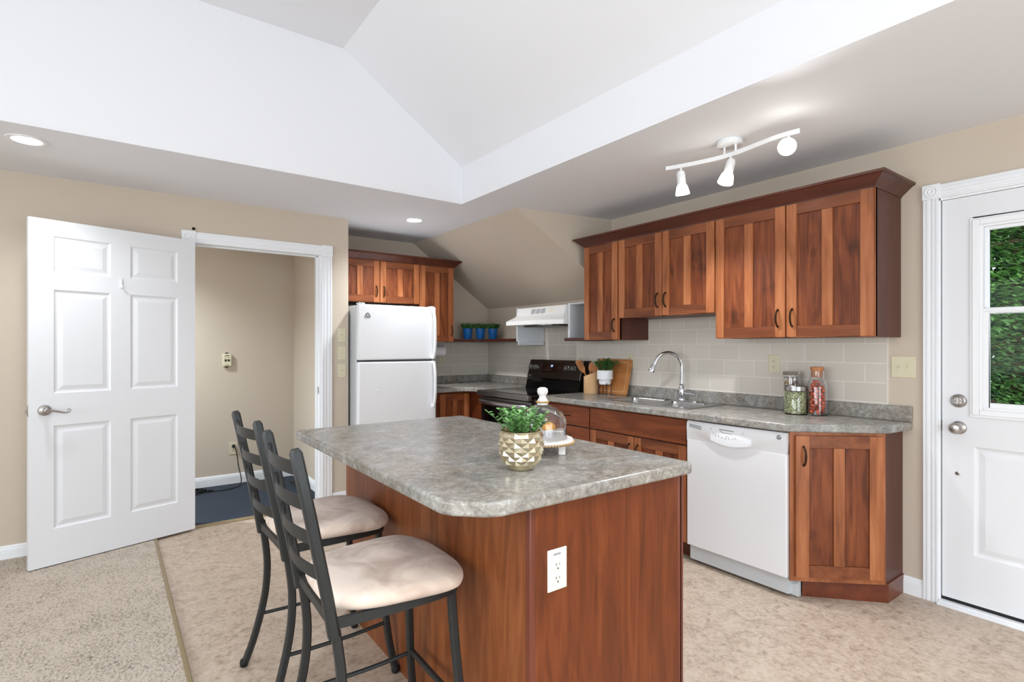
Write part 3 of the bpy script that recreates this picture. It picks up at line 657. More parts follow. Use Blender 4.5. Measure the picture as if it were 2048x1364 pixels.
# angled end cabinet
t = thing('base_cabinet', 'angled wood end cabinet right of the dishwasher, single tall door', 'cabinet', (3.2, 1.25, 0))
A2 = Vector((2.862, 1.412, 0)); B2 = Vector((3.212, 1.092, 0)); e = (B2-A2).normalized(); an = math.atan2(e.y, e.x); FA = Matrix.Translation(A2) @ Matrix.Rotation(an, 4, 'Z'); WL = (B2-A2).length
bm = NB(); prism(bm, [(2.868, 1.412), (3.214, 1.094), (XR-.002, 1.092), (XR-.002, 1.412)], .1, .889); obj('cabinet_body', bm, M['side'], t)
bm = NB(); prism(bm, [(2.955, 1.392), (3.238, 1.086), (XR-.002, 1.086), (XR-.002, 1.40)], 0, .1); obj('toe_kick', bm, M['kick'], t)
bm = NB(); frame(bm, 0, WL, .1, .889, .03, -.001, .012, FA); obj('face_frame', bm, M['stile'], t)
cab_door(t, FA @ Matrix.Translation((0, -.0013, 0)), .022, WL-.018, .125, .872, .062, .765, across='railx', sw=.066, rw=.064)
# back base cabinet beside fridge and corner
t = thing('base_cabinet', 'dark reddish corner base cabinet between refrigerator and stove', 'cabinet', (2.7, 4.9, 0))
bm = NB(); prism(bm, [(2.40, 4.60), (2.88, 4.60), (2.88, 4.235), (3.495, 4.235), (3.495, 5.225), (2.40, 5.225)], .1, .888); obj('cabinet_body', bm, M['kick'], t)
bm = NB(); prism(bm, [(2.40, 4.67), (2.95, 4.67), (2.95, 4.24), (3.4, 4.24), (3.4, 5.2), (2.40, 5.2)], 0, .1); obj('toe_kick', bm, M['kick'], t)
cab_door(t, FY(0, 4.598), 2.50, 2.835, .12, .87, None, None, across='railx')

# ---------------------------------------------------------------- countertops
def slab(poly, z0, z1, edge=.012):
    bm = NB(); prism(bm, poly, z0, z1); return bm
def counter(name, label, poly, holes=None, extra=None):
    t = thing(name, label, 'countertop', (sum(p[0] for p in poly)/len(poly), sum(p[1] for p in poly)/len(poly), .889))
    return t
ct = counter('countertop', 'long grey stone-look countertop holding the double sink, ending in an angled corner', [(2.825, 3.44), (3.455, 1.05)])
# pieces around the sink cut-out (2.965..3.335 , 2.125..2.875)
bm = NB()
X0, X1 = 2.822, XR-.002
sx0, sx1, sy0, sy1 = 2.975, 3.345, 2.135, 2.87
outer = [(X0, 3.44), (X0, 1.43), (2.832, 1.407), (3.165, 1.085), (3.20, 1.065), (X1, 1.045), (X1, 3.44)]
# top/bottom faces with hole, built as strips
strips = [[(X0, sy1), (X0, 3.44), (X1, 3.44), (X1, sy1)], [(X0, sy0), (X0, sy1), (sx0, sy1), (sx0, sy0)], [(sx1, sy0), (sx1, sy1), (X1, sy1), (X1, sy0)], [(X0, 1.43), (X0, sy0), (sx0, sy0), (sx1, sy0), (X1, sy0), (X1, 1.045), (3.20, 1.065), (3.165, 1.085), (2.832, 1.407)]]
allp = set()
for z in (.890, .932):
    for s_ in strips:
        pts = list(s_)
        if len(s_) == 4 and s_[0] == (X0, sy1): pts = [(X0, sy1), (X0, 3.44), (X1, 3.44), (X1, sy1), (sx1, sy1), (sx0, sy1)]
        bm.faces.new([bm.verts.new((p[0], p[1], z)) for p in pts])
def sidef(ps):
    for a, b in zip(ps, ps[1:]): bm.faces.new([bm.verts.new(q) for q in ((a[0], a[1], .890), (b[0], b[1], .890), (b[0], b[1], .932), (a[0], a[1], .932))])
sidef([(X0, 3.44), (X0, sy1), (X0, sy0), (X0, 1.43), (2.832, 1.407), (3.165, 1.085), (3.20, 1.065), (X1, 1.045), (X1, sy0), (X1, sy1), (X1, 3.44), (X0, 3.44)])
sidef([(sx0, sy0), (sx0, sy1), (sx1, sy1), (sx1, sy0), (sx0, sy0)])
obj('worktop', bm, M['lam'], ct, bevel=.007, seg=3)
bm = NB(); sweep(bm, [(XR-.0015, 1.045, .9325), (XR-.022, 1.045, .9325), (XR-.022, 1.045, 1.010), (XR-.018, 1.045, 1.0155), (XR-.0015, 1.045, 1.0155)], (0, 3.44-1.045, 0)); obj('upstand', bm, M['lam'], ct, bevel=.002)
cb_ = thing('countertop', 'grey stone-look corner countertop between refrigerator and stove', 'countertop', (3, 4.9, .889))
bm = NB(); cpoly = [(2.385, 4.565), (2.70, 4.565), (2.76, 4.55), (2.80, 4.51), (2.825, 4.45), (2.825, 4.235), (3.490, 4.235), (3.490, 5.230), (2.385, 5.230)]
prism(bm, cpoly, .890, .932); obj('worktop', bm, M['lam'], cb_, bevel=.007, seg=3)
bm = NB(); box(bm, 2.385, 3.47, 5.208, 5.2305, .9325, 1.014); box(bm, 3.468, 3.4905, 4.235, 5.2305, .9325, 1.014); obj('upstand', bm, M['lam'], cb_, bevel=.002)
# ---------------------------------------------------------------- island
isl = thing('island_cabinet', 'large reddish wood kitchen island base with a panelled end', 'island', (1.28, 1.95, 0))
bm = NB(); box(bm, .935, 1.60, 1.185, 2.70, 0, .888); obj('cabinet_body', bm, M['islandl'], isl)
bm = NB(); box(bm, .949, 1.597, 1.181, 1.186, 0, .888); obj('end_panel', bm, M['island'], isl)
bm = NB(); box(bm, .930, .949, 1.179, 1.20, 0, .888); obj('corner_post', bm, M['islandd'], isl, bevel=.003)
bm = NB(); box(bm, 1.597, 1.612, 1.179, 2.70, 0, .888); box(bm, 1.612, 1.627, 1.179, 2.70, .11, .888); box(bm, 1.612, 1.625, 1.179, 2.70, 0, .098); obj('face_frame', bm, M['islandd'], isl, bevel=.003)
bm = NB(); poly = [(.693, 1.275), (.712, 1.235), (.775, 1.172), (.815, 1.153), (1.62, 1.148), (1.635, 1.151), (1.644, 1.160), (1.646, 1.175), (1.643, 2.745), (.72, 2.745), (.693, 2.715)]
prism(bm, poly, .889, .930)
tag(obj('island_countertop', bm, M['lam'], bevel=.009, seg=3), 'grey mottled stone-look countertop on the kitchen island, clipped corners', 'countertop')

# ---------------------------------------------------------------- outlets and switches
def plate(name, label, cat, F, w, h_, mat_='ivory', kind='duplex', group=None):
    t = thing(name, label, cat, tuple(F.translation), 0, group); MI = MW[t].inverted() @ F
    bm = NB(); box(bm, -w/2, w/2, -.005, 0, -h_/2, h_/2); obj('cover_plate', bm, M[mat_], t, M=MI, bevel=.003)
    def add(nm, bm, m, **k): return obj(nm, bm, M[m], t, M=MI, **k)
    if kind in ('duplex', 'decora', 'gfi'):
        for sgn in (1, -1):
            zc = sgn*(.0195 if kind != 'decora' else .019) - (.008 if kind == 'gfi' else 0)
            bm = NB(); R = Matrix.Translation((0, -.005, zc)) @ Matrix.Rotation(PI/2, 4, 'X')
            if kind == 'decora': box(bm, -.0165, .0165, -.0062, -.004, zc-.019, zc+.019)
            else: prism(bm, [(.017*max(-.85, min(.85, math.cos(a)*1.1)), .0145*math.sin(a)) for a in [2*PI*i/20 for i in range(20)]], -.0005, .0015, M=R)
            sk = add('socket', bm, mat_)
            bm = NB(); box(bm, -.0075, -.0055, -.0072, -.006, zc+.0005, zc+.0085); box(bm, .0050, .0068, -.0072, -.006, zc+.0015, zc+.0075); lathe(bm, [(.0026, .0014), (.0026, .0022)], 10, M=R @ Matrix.Translation((0, -.0075, 0)))
            obj('slots', bm, M['slot'], sk, M=Matrix.Identity(4))
        if kind == 'gfi':
            bm = NB(); box(bm, -.016, .012, -.0056, -.004, .0425, .0485); add('label_strip', bm, 'grey')
        else:
            bm = NB(); lathe(bm, [(.0025, .004), (.0025, .006)], 10, M=Matrix.Rotation(PI/2, 4, 'X')); add('screw', bm, 'nickel')
    else:
        n = 2 if kind == 'switch2' else 1
        for i in range(n):
            x = 0 if n == 1 else (-.023, .023)[i]
            bm = NB(); box(bm, x-.0055, x+.0055, -.0056, -.004, -.0125, .0125); sc = add('toggle_slot', bm, mat_)
            bm = NB(); up = -1 if (n == 2 and i == 0) else 1
            sweep(bm, [(x-.004, -.005, -.006), (x-.004, -.016, up*.006), (x-.004, -.017, up*.009), (x-.004, -.005, .006)] if up > 0 else [(x-.004, -.005, -.006), (x-.004, -.017, -.009), (x-.004, -.016, -.005), (x-.004, -.005, .006)], (.008, 0, 0))
            add('toggle', bm, mat_)
            for z in (-.030, .030):
                bm = NB(); lathe(bm, [(.0028, .0045), (.0028, .0062)], 10, M=Matrix.Translation((x, 0, z)) @ Matrix.Rotation(PI/2, 4, 'X'))
                add('screw', bm, 'ivory')
    return t
tile_x = XR-.008
plate('wall_outlet', 'ivory outlet on the backsplash tiles left of the storage jars', 'outlet', FX(tile_x, 1.800, 1.225), .072, .117, kind='decora')
plate('wall_outlet', 'ivory outlet partly hidden behind the bamboo cutting board', 'outlet', FX(tile_x, 3.02, 1.215), .072, .117)
plate('light_switch', 'ivory double light switch between wall cabinets and exterior door', 'light switch', FX(XR, 1.088, 1.228), .115, .117, kind='switch2')
for z, lb in ((1.435, 'topmost'), (1.282, 'middle'), (1.131, 'lowest')):
    plate('light_switch', 'ivory single light switch, %s of three stacked beside the refrigerator' % lb, 'light switch', FY(1.542, YB, z), .071, .117, kind='switch')
plate('wall_outlet', 'pale ivory outlet set into the end panel of the island', 'outlet', FY(1.029, 1.181, .692), .073, .121, mat_='ivoryl', kind='gfi')
plate('wall_outlet', 'beige outlet low on the hall wall with a black plug in it', 'outlet', FY(.902, 5.83, .342), .071, .117)
plate('wall_outlet', 'beige outlet on the back tiles below the paper towel roll', 'outlet', FY(2.885, 5.232, 1.195), .075, .09)
# phone jack
t = thing('phone_jack', 'ivory surge adapter with two phone sockets on the hall wall', 'phone jack', (.844, 5.83, 1.2)); MI = MW[t].inverted() @ FY(.844, 5.83, 1.205)
bm = NB(); prism(bm, [(.036*math.cos(a) if abs(math.cos(a)) < .93 else .036*math.copysign(1, math.cos(a)), .074*math.sin(a)) for a in [2*PI*i/24 for i in range(24)]], 0, .008, M=Matrix.Rotation(PI/2, 4, 'X')); obj('back_plate', bm, M['bronze'], t, M=MI)
bm = NB(); box(bm, -.040, .040, -.034, -.006, -.060, .062); obj('housing', bm, M['ivory'], t, M=MI, bevel=.008, seg=3)
for xa_ in (-.022, .004): bm = NB(); box(bm, xa_, xa_+.019, -.0355, -.033, -.012, .008); obj('phone_socket', bm, M['slot'], t, M=MI)
bm = NB(); box(bm, -.018, .018, -.0352, -.033, .040, .046); box(bm, -.014, .016, -.0352, -.033, -.047, -.044); box(bm, -.0135, -.011, -.0352, -.033, .016, .026); box(bm, .013, .0155, -.0352, -.033, .016, .026); obj('printed_marks', bm, M['slot'], t, M=MI)
# power cord in the hall
t = thing('power_cord', 'black power cord plugged into the hall outlet, trailing over dark carpet', 'cord', (.9, 5.7, 0))
bm = NB(); tube(bm, spline([(.902, 5.80, .365), (.915, 5.77, .34), (.925, 5.76, .27), (.94, 5.76, .16), (.955, 5.73, .06), (.93, 5.66, .008), (.85, 5.60, .006), (.75, 5.58, .006), (.66, 5.60, .012)], 6), .0045, 8); obj('cable', bm, M['rubber'], t)
bm = NB(); box(bm, .889, .915, 5.79, 5.825, .352, .380); obj('plug', bm, M['rubber'], t, bevel=.005)
bm = NB()
for k in range(3):
    tube(bm, spline([(.50+.01*k, 5.60, .01+.01*k), (.54, 5.66-.01*k, .014+.01*k), (.60, 5.65, .016+.008*k), (.645, 5.60, .012+.008*k), (.58, 5.555, .014+.009*k), (.52, 5.565+.01*k, .012+.01*k)], 5), .006, 8)
box(bm, .655, .70, 5.585, 5.61, .0, .022); obj('coil', bm, M['rubber'], t)
# floor vent beside hall baseboard
bm = NB(); box(bm, 1.36, 1.45, 5.25, 5.55, .0005, .012)
for k in range(12): box(bm, 1.37, 1.44, 5.265+k*.023, 5.275+k*.023, .012, .014)
tag(obj('floor_vent', bm, M['slot']), 'dark floor vent along the right wall of the hall', 'vent')

# ---------------------------------------------------------------- refrigerator
fr = thing('refrigerator', 'white top-freezer refrigerator standing in the alcove', 'refrigerator', (1.99, 4.8, 0))
bm = NB(); box(bm, 1.622, 2.352, 4.445, 5.16, .03, 1.69); obj('cabinet_body', bm, M['enamelg'], fr, bevel=.005)
bm = NB(); box(bm, 1.62, 2.354, 4.382, 4.436, 1.222, 1.697); fz = obj('freezer_door', bm, M['enamel'], fr, bevel=.012, seg=3)
bm = NB(); box(bm, 1.62, 2.354, 4.382, 4.436, .09, 1.207); fd = obj('fridge_door', bm, M['enamel'], fr, bevel=.012, seg=3)
bm = NB(); box(bm, 1.63, 2.345, 4.436, 4.446, .09, 1.69); obj('door_gasket', bm, M['dgrey'], fr)
bm = NB(); box(bm, 1.64, 2.34, 4.44, 4.5, .01, .08); obj('base_grille', bm, M['enamelg'], fr)
bm = NB(); box(bm, 1.625, 1.68, 4.385, 4.45, 1.697, 1.709); obj('hinge_cover', bm, M['enamel'], fr, bevel=.004)
bm = NB(); box(bm, 2.30, 2.34, 4.39, 4.45, 1.697, 1.705); obj('hinge_cover', bm, M['enamel'], fr, bevel=.003)
RS = [(1.3, .5), (.9, 1), (-.9, 1), (-1.3, .5), (-1.3, -.5), (-.9, -1), (.9, -1), (1.3, -.5)]
for dr, z0, z1 in ((fz, 1.235, 1.655), (fd, .79, 1.195)):
    bm = NB(); 
    a = [(2.315, 4.384, z1), (2.318, 4.358, z1-.012), (2.322, 4.343, z1-.10), (2.323, 4.341, (z0+z1)/2), (2.322, 4.343, z0+.10), (2.318, 4.358, z0+.012), (2.315, 4.384, z0)]
    tube(bm, spline(a, 6), .0105, sect=RS, up=(1, 0, 0)); obj('handle', bm, M['enamel'], dr)
bm = NB(); pts = [(-.027, -.016), (-.022, -.020), (0, -.023), (.022, -.020), (.027, -.016), (.022, 0), (.012, .016), (0, .021), (-.012, .016), (-.022, 0)]
R = Matrix.Translation((1.70, 4.3818, 1.605)) @ Matrix.Rotation(PI/2, 4, 'X'); prism(bm, pts, 0, .002, M=R); bd = obj('badge', bm, M['badge'], fz)
bm = NB(); prism(bm, [(-.007, -.002), (.007, -.002), (.005, .006), (-.005, .006)], .002, .0027, M=R); prism(bm, [(-.02, -.012), (.02, -.012), (.018, -.009), (-.018, -.009)], .002, .0027, M=R); obj('badge_mark', bm, M['enamel'], bd)
bm = NB(); ball(bm, (1.79, 4.3815, .96), .006, 1); ball(bm, (1.88, 4.3815, .80), .005, 1); obj('magnet', bm, M['enamel'], fd)

# ---------------------------------------------------------------- stove
st = thing('stove', 'black stainless electric range with glass cooktop on the stove wall', 'stove', (3.05, 3.84, 0))
Y0, Y1 = 3.462, 4.226
bm = NB(); box(bm, 2.78, 3.40, Y0, Y1, .03, .905); obj('oven_body', bm, M['blackst'], st, bevel=.003)
bm = NB(); box(bm, 2.735, 3.30, Y0-.004, Y1+.004, .912, .934); obj('cooktop', bm, M['blackg'], st, bevel=.004)
bm = NB(); prism(bm, [(2.700, Y0-.006), (2.742, Y0-.006), (2.742, Y1+.006), (2.700, Y1+.006)], .885, .932); obj('front_trim', bm, M['steeld'], st, bevel=.006, seg=3)
bm = NB(); box(bm, 2.745, 2.78, Y0, Y1, .22, .875); dr = obj('oven_door', bm, M['blackst'], st, bevel=.004)
bm = NB(); box(bm, 2.742, 2.746, Y0+.05, Y1-.05, .33, .79); obj('oven_window', bm, M['blackg'], dr)
bm = NB(); box(bm, 2.741, 2.7455, Y0, Y1, .80, .872); obj('door_top_band', bm, M['steeld'], dr)
bm = NB(); tube(bm, spline([(2.742, Y0+.03, .832), (2.71, Y0+.04, .832), (2.692, Y0+.16, .832), (2.687, (Y0+Y1)/2, .832), (2.692, Y1-.16, .832), (2.71, Y1-.04, .832), (2.742, Y1-.03, .832)], 6), .0165, sect=[(1, .5), (.5, 1), (-.5, 1), (-1, .5), (-1, -.5), (-.5, -1), (.5, -1), (1, -.5)], up=(0, 0, 1)); obj('handle', bm, M['steel'], dr)
bm = NB(); box(bm, 2.75, 2.78, Y0, Y1, .04, .21); obj('storage_drawer', bm, M['blackst'], st, bevel=.004)
# rear riser + tilted console
bm = NB(); sweep(bm, [(3.275, Y0-.002, .934), (3.300, Y0-.002, 1.030), (3.44, Y0-.002, 1.030), (3.44, Y0-.002, .90), (3.275, Y0-.002, .90)], (0, Y1-Y0+.004, 0)); obj('riser', bm, M['blackg'], st)
pf0 = Vector((3.288, 0, 1.032)); pf1 = Vector((3.335, 0, 1.208)); tl = math.atan2(pf1.x-pf0.x, pf1.z-pf0.z)
bm = NB(); sweep(bm, [(pf0.x, Y0+.004, pf0.z), (pf1.x, Y0+.004, pf1.z), (3.44, Y0+.004, 1.206), (3.44, Y0+.004, 1.032)], (0, Y1-Y0-.008, 0)); cs = obj('control_console', bm, M['blackst'], st, bevel=.004)
FC = Matrix.Translation((pf0.x, 0, pf0.z)) @ Matrix.Rotation(-PI/2, 4, 'Z') @ Matrix.Rotation(-tl, 4, 'X')
bm = NB(); box(bm, -4.02, -3.73, -.0025, .001, .060, .155, M=FC); dp = obj('display_panel', bm, M['blackg'], cs)
text('display_text', 'PF', .030, FC @ Matrix.Translation((-3.872, -.003, .122)) @ Matrix.Rotation(PI/2, 4, 'X'), M['display'], dp)
bm = NB()
for i in range(6): box(bm, -3.99+.02*i, -3.982+.02*i, -.0032, -.002, .085, .088, M=FC)
for i in range(5): box(bm, -3.80+.014*i, -3.793+.014*i, -.0032, -.002, .10+.01*(i % 3), .103+.01*(i % 3), M=FC)
obj('key_marks', bm, M['dgrey'], dp)
bm = NB(); box(bm, -4.026, -4.022, -.003, .001, .060, .155, M=FC); obj('display_edge', bm, M['steel'], cs)
for y in (4.175, 4.098, 3.655, 3.570):
    bm = NB(); R = FC @ Matrix.Translation((-y, 0, .103)) @ Matrix.Rotation(PI/2, 4, 'X')
    lathe(bm, [(.030, 0), (.030, .006), (.025, .008), (.024, .024), (.021, .028)], 24, M=R); box(bm, -y-.006, -y+.006, -.036, -.02, .081, .125, M=FC)
    obj('knob', bm, M['steeld'], cs, bevel=.0015, seg=1)
bm = NB(); lathe(bm, [(.008, 0), (.008, .001)], 16, M=FC @ Matrix.Translation((-4.19, 0, .022)) @ Matrix.Rotation(PI/2, 4, 'X')); box(bm, -4.178, -4.160, -.001, 0, .018, .026, M=FC); obj('badge', bm, M['badge'], cs)
bm = NB(); box(bm, 3.30, 3.36, Y0-.004, Y0+.0045, 1.034, 1.205); 
bm.free()
bm = NB(); sweep(bm, [(pf0.x-.002, Y0-.002, pf0.z), (pf1.x-.002, Y0-.002, pf1.z), (pf1.x+.006, Y0-.002, pf1.z), (pf0.x+.006, Y0-.002, pf0.z)], (0, .006, 0)); obj('console_edge', bm, M['steel'], cs)

# ---------------------------------------------------------------- hood and white side boards, dark shelves
hd = thing('range_hood', 'white under-cabinet range hood with three vent grilles above the stove', 'range hood', (3.25, 3.84, 1.54))
HY0, HY1 = 3.464, 4.19
bm = NB()
sec = lambda y, xl: [(3.49, y, 1.540), (xl, y, 1.534), (xl, y, 1.572), (3.095, y, 1.618) if xl < 3.05 else (3.09, y, 1.60), (3.110, y, 1.63), (3.125, y, 1.703), (3.49, y, 1.703)]
ys = [(HY1-.03, 2.985), (3.66, 2.985), (HY0, 3.10)]
rings = [[bm.verts.new(p) for p in sec(y, xl)] for y, xl in ys]
for a, b in zip(rings, rings[1:]):
    for i in range(7): bm.faces.new((a[i], b[i], b[(i+1) % 7], a[(i+1) % 7]))
bm.faces.new(rings[0]); bm.faces.new(rings[-1][::-1])
obj('hood_shell', bm, M['hoodw'], hd, bevel=.003)
tv = math.atan2(.015, .073); FH = Matrix.Translation((3.110, 0, 1.63)) @ Matrix.Rotation(-PI/2, 4, 'Z') @ Matrix.Rotation(-tv, 4, 'X')
for k in range(3):
    bm = NB(); x = -3.935+.072*k
    for q in range(9): sweep(bm, [FH @ Vector(p) for p in ((x, -.001, .008+q*.0052), (x+.062, -.001, .014+q*.0052), (x+.062, -.001, .017+q*.0052), (x, -.001, .011+q*.0052))], FH.to_3x3() @ Vector((0, .0015, 0)))
    obj('vent_grille', bm, M['grey'], hd)
bm = NB(); box(bm, -3.69, -3.61, -.001, .001, .018, .052, M=FH); obj('switch_plate', bm, M['ivoryl'], hd)
for x in (-3.672, -3.63): bm = NB(); box(bm, x-.009, x+.009, -.006, -.0005, .028, .044, M=FH); obj('rocker_switch', bm, M['hoodw'], hd, bevel=.002)
bm = NB(); box(bm, 3.12, 3.42, 3.55, 4.05, 1.520, 1.541); obj('grease_filter', bm, M['steeld'], hd)
bm = NB(); box(bm, 3.00, 3.09, 3.60, 3.70, 1.527, 1.5385); obj('lamp_lens', bm, M['enamelg'], hd)
bm = NB(); box(bm, 3.142, 3.495, 3.432, 3.457, 1.413, 1.712); bm2 = bm
box(bm, 3.142, 3.44, 3.21, 3.432, 1.700, 1.712)
tag(obj('hood_side_board', bm, M['melamine'], bevel=.003), 'white melamine board boxing the right side of the range hood', 'side board')
bm = NB(); box(bm, 3.142, 3.490, 4.19, 4.205, 1.385, 1.712); box(bm, 3.150, 3.47, 4.178, 4.19, 1.352, 1.386)
tag(obj('hood_side_board', bm, M['melamine'], bevel=.002), 'white melamine board below the left side of the range hood', 'side board')
bm = NB(); box(bm, 3.115, 3.45, 3.208, 3.475, 1.385, 1.411)
tag(obj('wall_shelf', bm, M['shelfw'], bevel=.003), 'small dark wood shelf under the hood box beside the narrow cabinet', 'shelf')
bm = NB(); prism(bm, [(2.812, 4.88), (3.135, 4.845), (3.135, 4.21), (3.49, 4.21), (3.49, 5.23), (2.812, 5.23)], 1.387, 1.415)
tag(obj('corner_shelf', bm, M['shelfw'], bevel=.003), 'dark wood corner shelf holding the blue plant pails', 'shelf')

# ---------------------------------------------------------------- dishwasher
dw = thing('dishwasher', 'white built-in dishwasher under the countertop beside the angled cabinet', 'dishwasher', (3.1, 1.72, 0))
DY0, DY1 = 1.420, 2.036; FD = FX(2.858, 0)
bm = NB(); box(bm, 2.875, 3.44, DY0+.004, DY1-.004, .02, .865); obj('tub', bm, M['enamelg'], dw)
bm = NB(); box(bm, 2.845, 2.876, DY0, DY1, .112, .768); obj('door_panel', bm, M['enamel'], dw, bevel=.006, seg=3)
# control panel with bowed lower lip
bm = NB(); n = 24; rows = []
for i in range(n+1):
    u = i/n; x = -DY1+u*(DY1-DY0); bow = max(0, math.sin(PI*min(1, max(0, (u-.06)/.84))))**1.1
    f = -.010-.010*bow
    zl = .828-.070*bow
    col = [(x, 0, .760), (x, -.012, .760), (x, -.0135, zl-.006 if bow > .05 else .80), (x, f-.006, zl+.004), (x, f-.004, .865), (x, f+.004, .880), (x, .018, .882)]
    col[2] = (x, -.0135, min(zl-.004, .82)); col[2] = (x, -.0135, max(.7605, col[2][2]))
    rows.append([bm.verts.new(FD @ Vector(p)) for p in col])
for a, b in zip(rows, rows[1:]):
    for k in range(6): bm.faces.new((a[k], b[k], b[k+1], a[k+1]))
bm.faces.new(rows[0]); bm.faces.new(rows[-1][::-1])
cp = obj('control_panel', bm, M['enamel'], dw, ang=50)
def yz(y, z, off): return FD @ Vector((-y, -off, z))
bm = NB()
for k in range(3): tube(bm, [yz(2.015, .862-.007*k, .0185), yz(1.93, .853-.0085*k, .0205)], .0014, 6)
obj('vent_slots', bm, M['dgrey'], cp)
bm = NB(); tube(bm, [yz(1.805, .854, .0245), yz(1.715, .852, .0245)], .0018, 6); tube(bm, spline([yz(1.805, .853, .0245), yz(1.79, .840, .0245), yz(1.76, .836, .0245), yz(1.725, .836, .0245)], 4), .001, 6); obj('handle_pocket', bm, M['dgrey'], cp)
bm = NB()
for (y, z) in ((1.845, .826), (1.83, .82), (1.81, .816), (1.79, .808), (1.765, .806), (1.745, .806), (1.72, .806), (1.705, .812), (1.86, .85), (1.66, .846)):
    box(bm, -y-.004, -y+.004, -.0262, -.024, z-.001, z+.0012, M=FD); prism(bm, [(0, .008), (.002, .0045), (-.002, .0045)], .0246, .0254, M=FD @ Matrix.Translation((-y, 0, z)) @ Matrix.Rotation(PI/2, 4, 'X'))
for k in range(3): lathe(bm, [(.0018, .0246), (.0018, .0254)], 8, M=FD @ Matrix.Translation((-1.762+.007*k, 0, .818)) @ Matrix.Rotation(PI/2, 4, 'X'))
obj('button_marks', bm, M['grey'], cp)
R = FD @ Matrix.Translation((-1.460, -.0125, .853)) @ Matrix.Rotation(PI/2, 4, 'X')
bm = NB(); lathe(bm, [(.013, 0), (.013, .003), (.012, .0035)], 24, M=R); bdg = obj('badge', bm, M['badge'], cp)
bm = NB(); 
for a0 in (0, 2.1, 4.2): tube(bm, [R @ Vector((.0095*math.cos(a0+t_), .0095*math.sin(a0+t_), .0037)) for t_ in [j*.3 for j in range(5)]], .0008, 5)
obj('badge_ring', bm, M['enamel'], bdg)
text('badge_lettering', 'GE', .0115, R @ Matrix.Translation((0, 0, .0038)), M['enamel'], bdg)
bm = NB(); sweep(bm, [(2.915, 1.393, .004), (2.905, 1.393, .012), (2.905, 1.393, .068), (2.930, 1.393, .096), (2.945, 1.393, .096), (2.945, 1.393, .004)], (0, .618, 0)); obj('kick_plate', bm, M['enamelg'], dw, bevel=.002)

# ---------------------------------------------------------------- sink & faucet
sk = thing('kitchen_sink', 'stainless steel double-bowl sink set in the countertop', 'sink', (3.15, 2.5, .75))
def bowl(bm, x0, x1, y0, y1, z, dep, r=.05):
    rings = []; n = 6
    def ring(ins, zz, rr):
        out = []
        for (cx, cy, a0) in ((x1-ins-rr, y1-ins-rr, 0), (x0+ins+rr, y1-ins-rr, PI/2), (x0+ins+rr, y0+ins+rr, PI), (x1-ins-rr, y0+ins+rr, 1.5*PI)):
            for k in range(n+1): out.append(bm.verts.new((cx+rr*math.cos(a0+PI/2*k/n), cy+rr*math.sin(a0+PI/2*k/n), zz)))
        return out
    for ins, zz, rr in ((0, z, r), (.004, z-.006, r), (.008, z-.05, r), (.014, z-dep+.03, r), (.04, z-dep, r), (.12, z-dep-.004, .03)): rings.append(ring(ins, zz, rr))
    for a, b in zip(rings, rings[1:]):
        m_ = len(a)
        for i in range(m_): bm.faces.new((a[i], a[(i+1) % m_], b[(i+1) % m_], b[i]))
    bm.faces.new(rings[-1])
    return rings[0]
# flat deck rim made of strips around two bowls
bm = NB(); zt = .9385
yA0, yA1, yB0, yB1, bx0, bx1 = 2.50, 2.835, 2.165, 2.465, 2.985, 3.285
for i, (a, b, c_, d_) in enumerate(((2.945, 3.385, 2.105, yB0), (2.945, 3.385, yA1, 2.895), (2.945, bx0, yB0, yA1), (bx1, 3.385, yB0, yA1), (bx0, bx1, yB1, yA0))):
    box(bm, a, b, c_, d_, .9325, zt)
for (x0_, x1_, y0_, y1_) in ((bx0, bx1, yA0, yA1), (bx0, bx1, yB0, yB1)):
    # corner fillets of the deck
    r_ = .05
    for (cx, cy, a0, px, py) in ((x1_-r_, y1_-r_, 0, x1_, y1_), (x0_+r_, y1_-r_, PI/2, x0_, y1_), (x0_+r_, y0_+r_, PI, x0_, y0_), (x1_-r_, y0_+r_, 1.5*PI, x1_, y0_)):
        pts = [(px, py)]+[(cx+r_*math.cos(a0+PI/2*k/6), cy+r_*math.sin(a0+PI/2*k/6)) for k in range(7)]
        prism(bm, pts, .9325, zt)
obj('sink_rim', bm, M['steel'], sk)
for (x0_, x1_, y0_, y1_) in ((bx0, bx1, yA0, yA1), (bx0, bx1, yB0, yB1)):
    bm = NB(); bowl(bm, x0_, x1_, y0_, y1_, zt, .17); bo = obj('bowl', bm, M['steel'], sk, ang=60)
    bm = NB(); lathe(bm, [(.045, 0), (.045, .003), (.03, .004), (.028, .001)], 24, c=((x0_+x1_)/2, (y0_+y1_)/2, zt-.174)); obj('drain', bm, M['chrome'], bo)
fc = thing('faucet', 'chrome gooseneck kitchen faucet behind the double sink', 'faucet', (3.355, 2.44, .9385))
bx, by = 3.355, 2.445
bm = NB()
prism(bm, [(bx-.03, by-.12), (bx-.02, by-.135), (bx+.02, by-.135), (bx+.03, by-.12), (bx+.03, by+.12), (bx+.02, by+.135), (bx-.02, by+.135), (bx-.03, by+.12)], .9385, .9445); obj('deck_plate', bm, M['chrome'], fc, bevel=.002)
bm = NB(); lathe(bm, [(.029, 0), (.029, .006), (.025, .012), (.026, .04), (.027, .065), (.024, .085), (.019, .1), (.0165, .105), (.0185, .108), (.0185, .113), (.0135, .118)], 28, c=(bx, by, .944)); obj('base', bm, M['chrome'], fc)
dv = Vector((-.86, .51, 0)); R_ = .103; zc = 1.190
pts = [Vector((bx, by, 1.05)), Vector((bx, by, 1.12)), Vector((bx, by, zc))]
cen = Vector((bx, by, zc))+dv*R_
for k in range(1, 13):
    a = PI-(PI*.90)*k/12; pts.append(cen+dv*(R_*math.cos(a))+Vector((0, 0, R_*math.sin(a))))
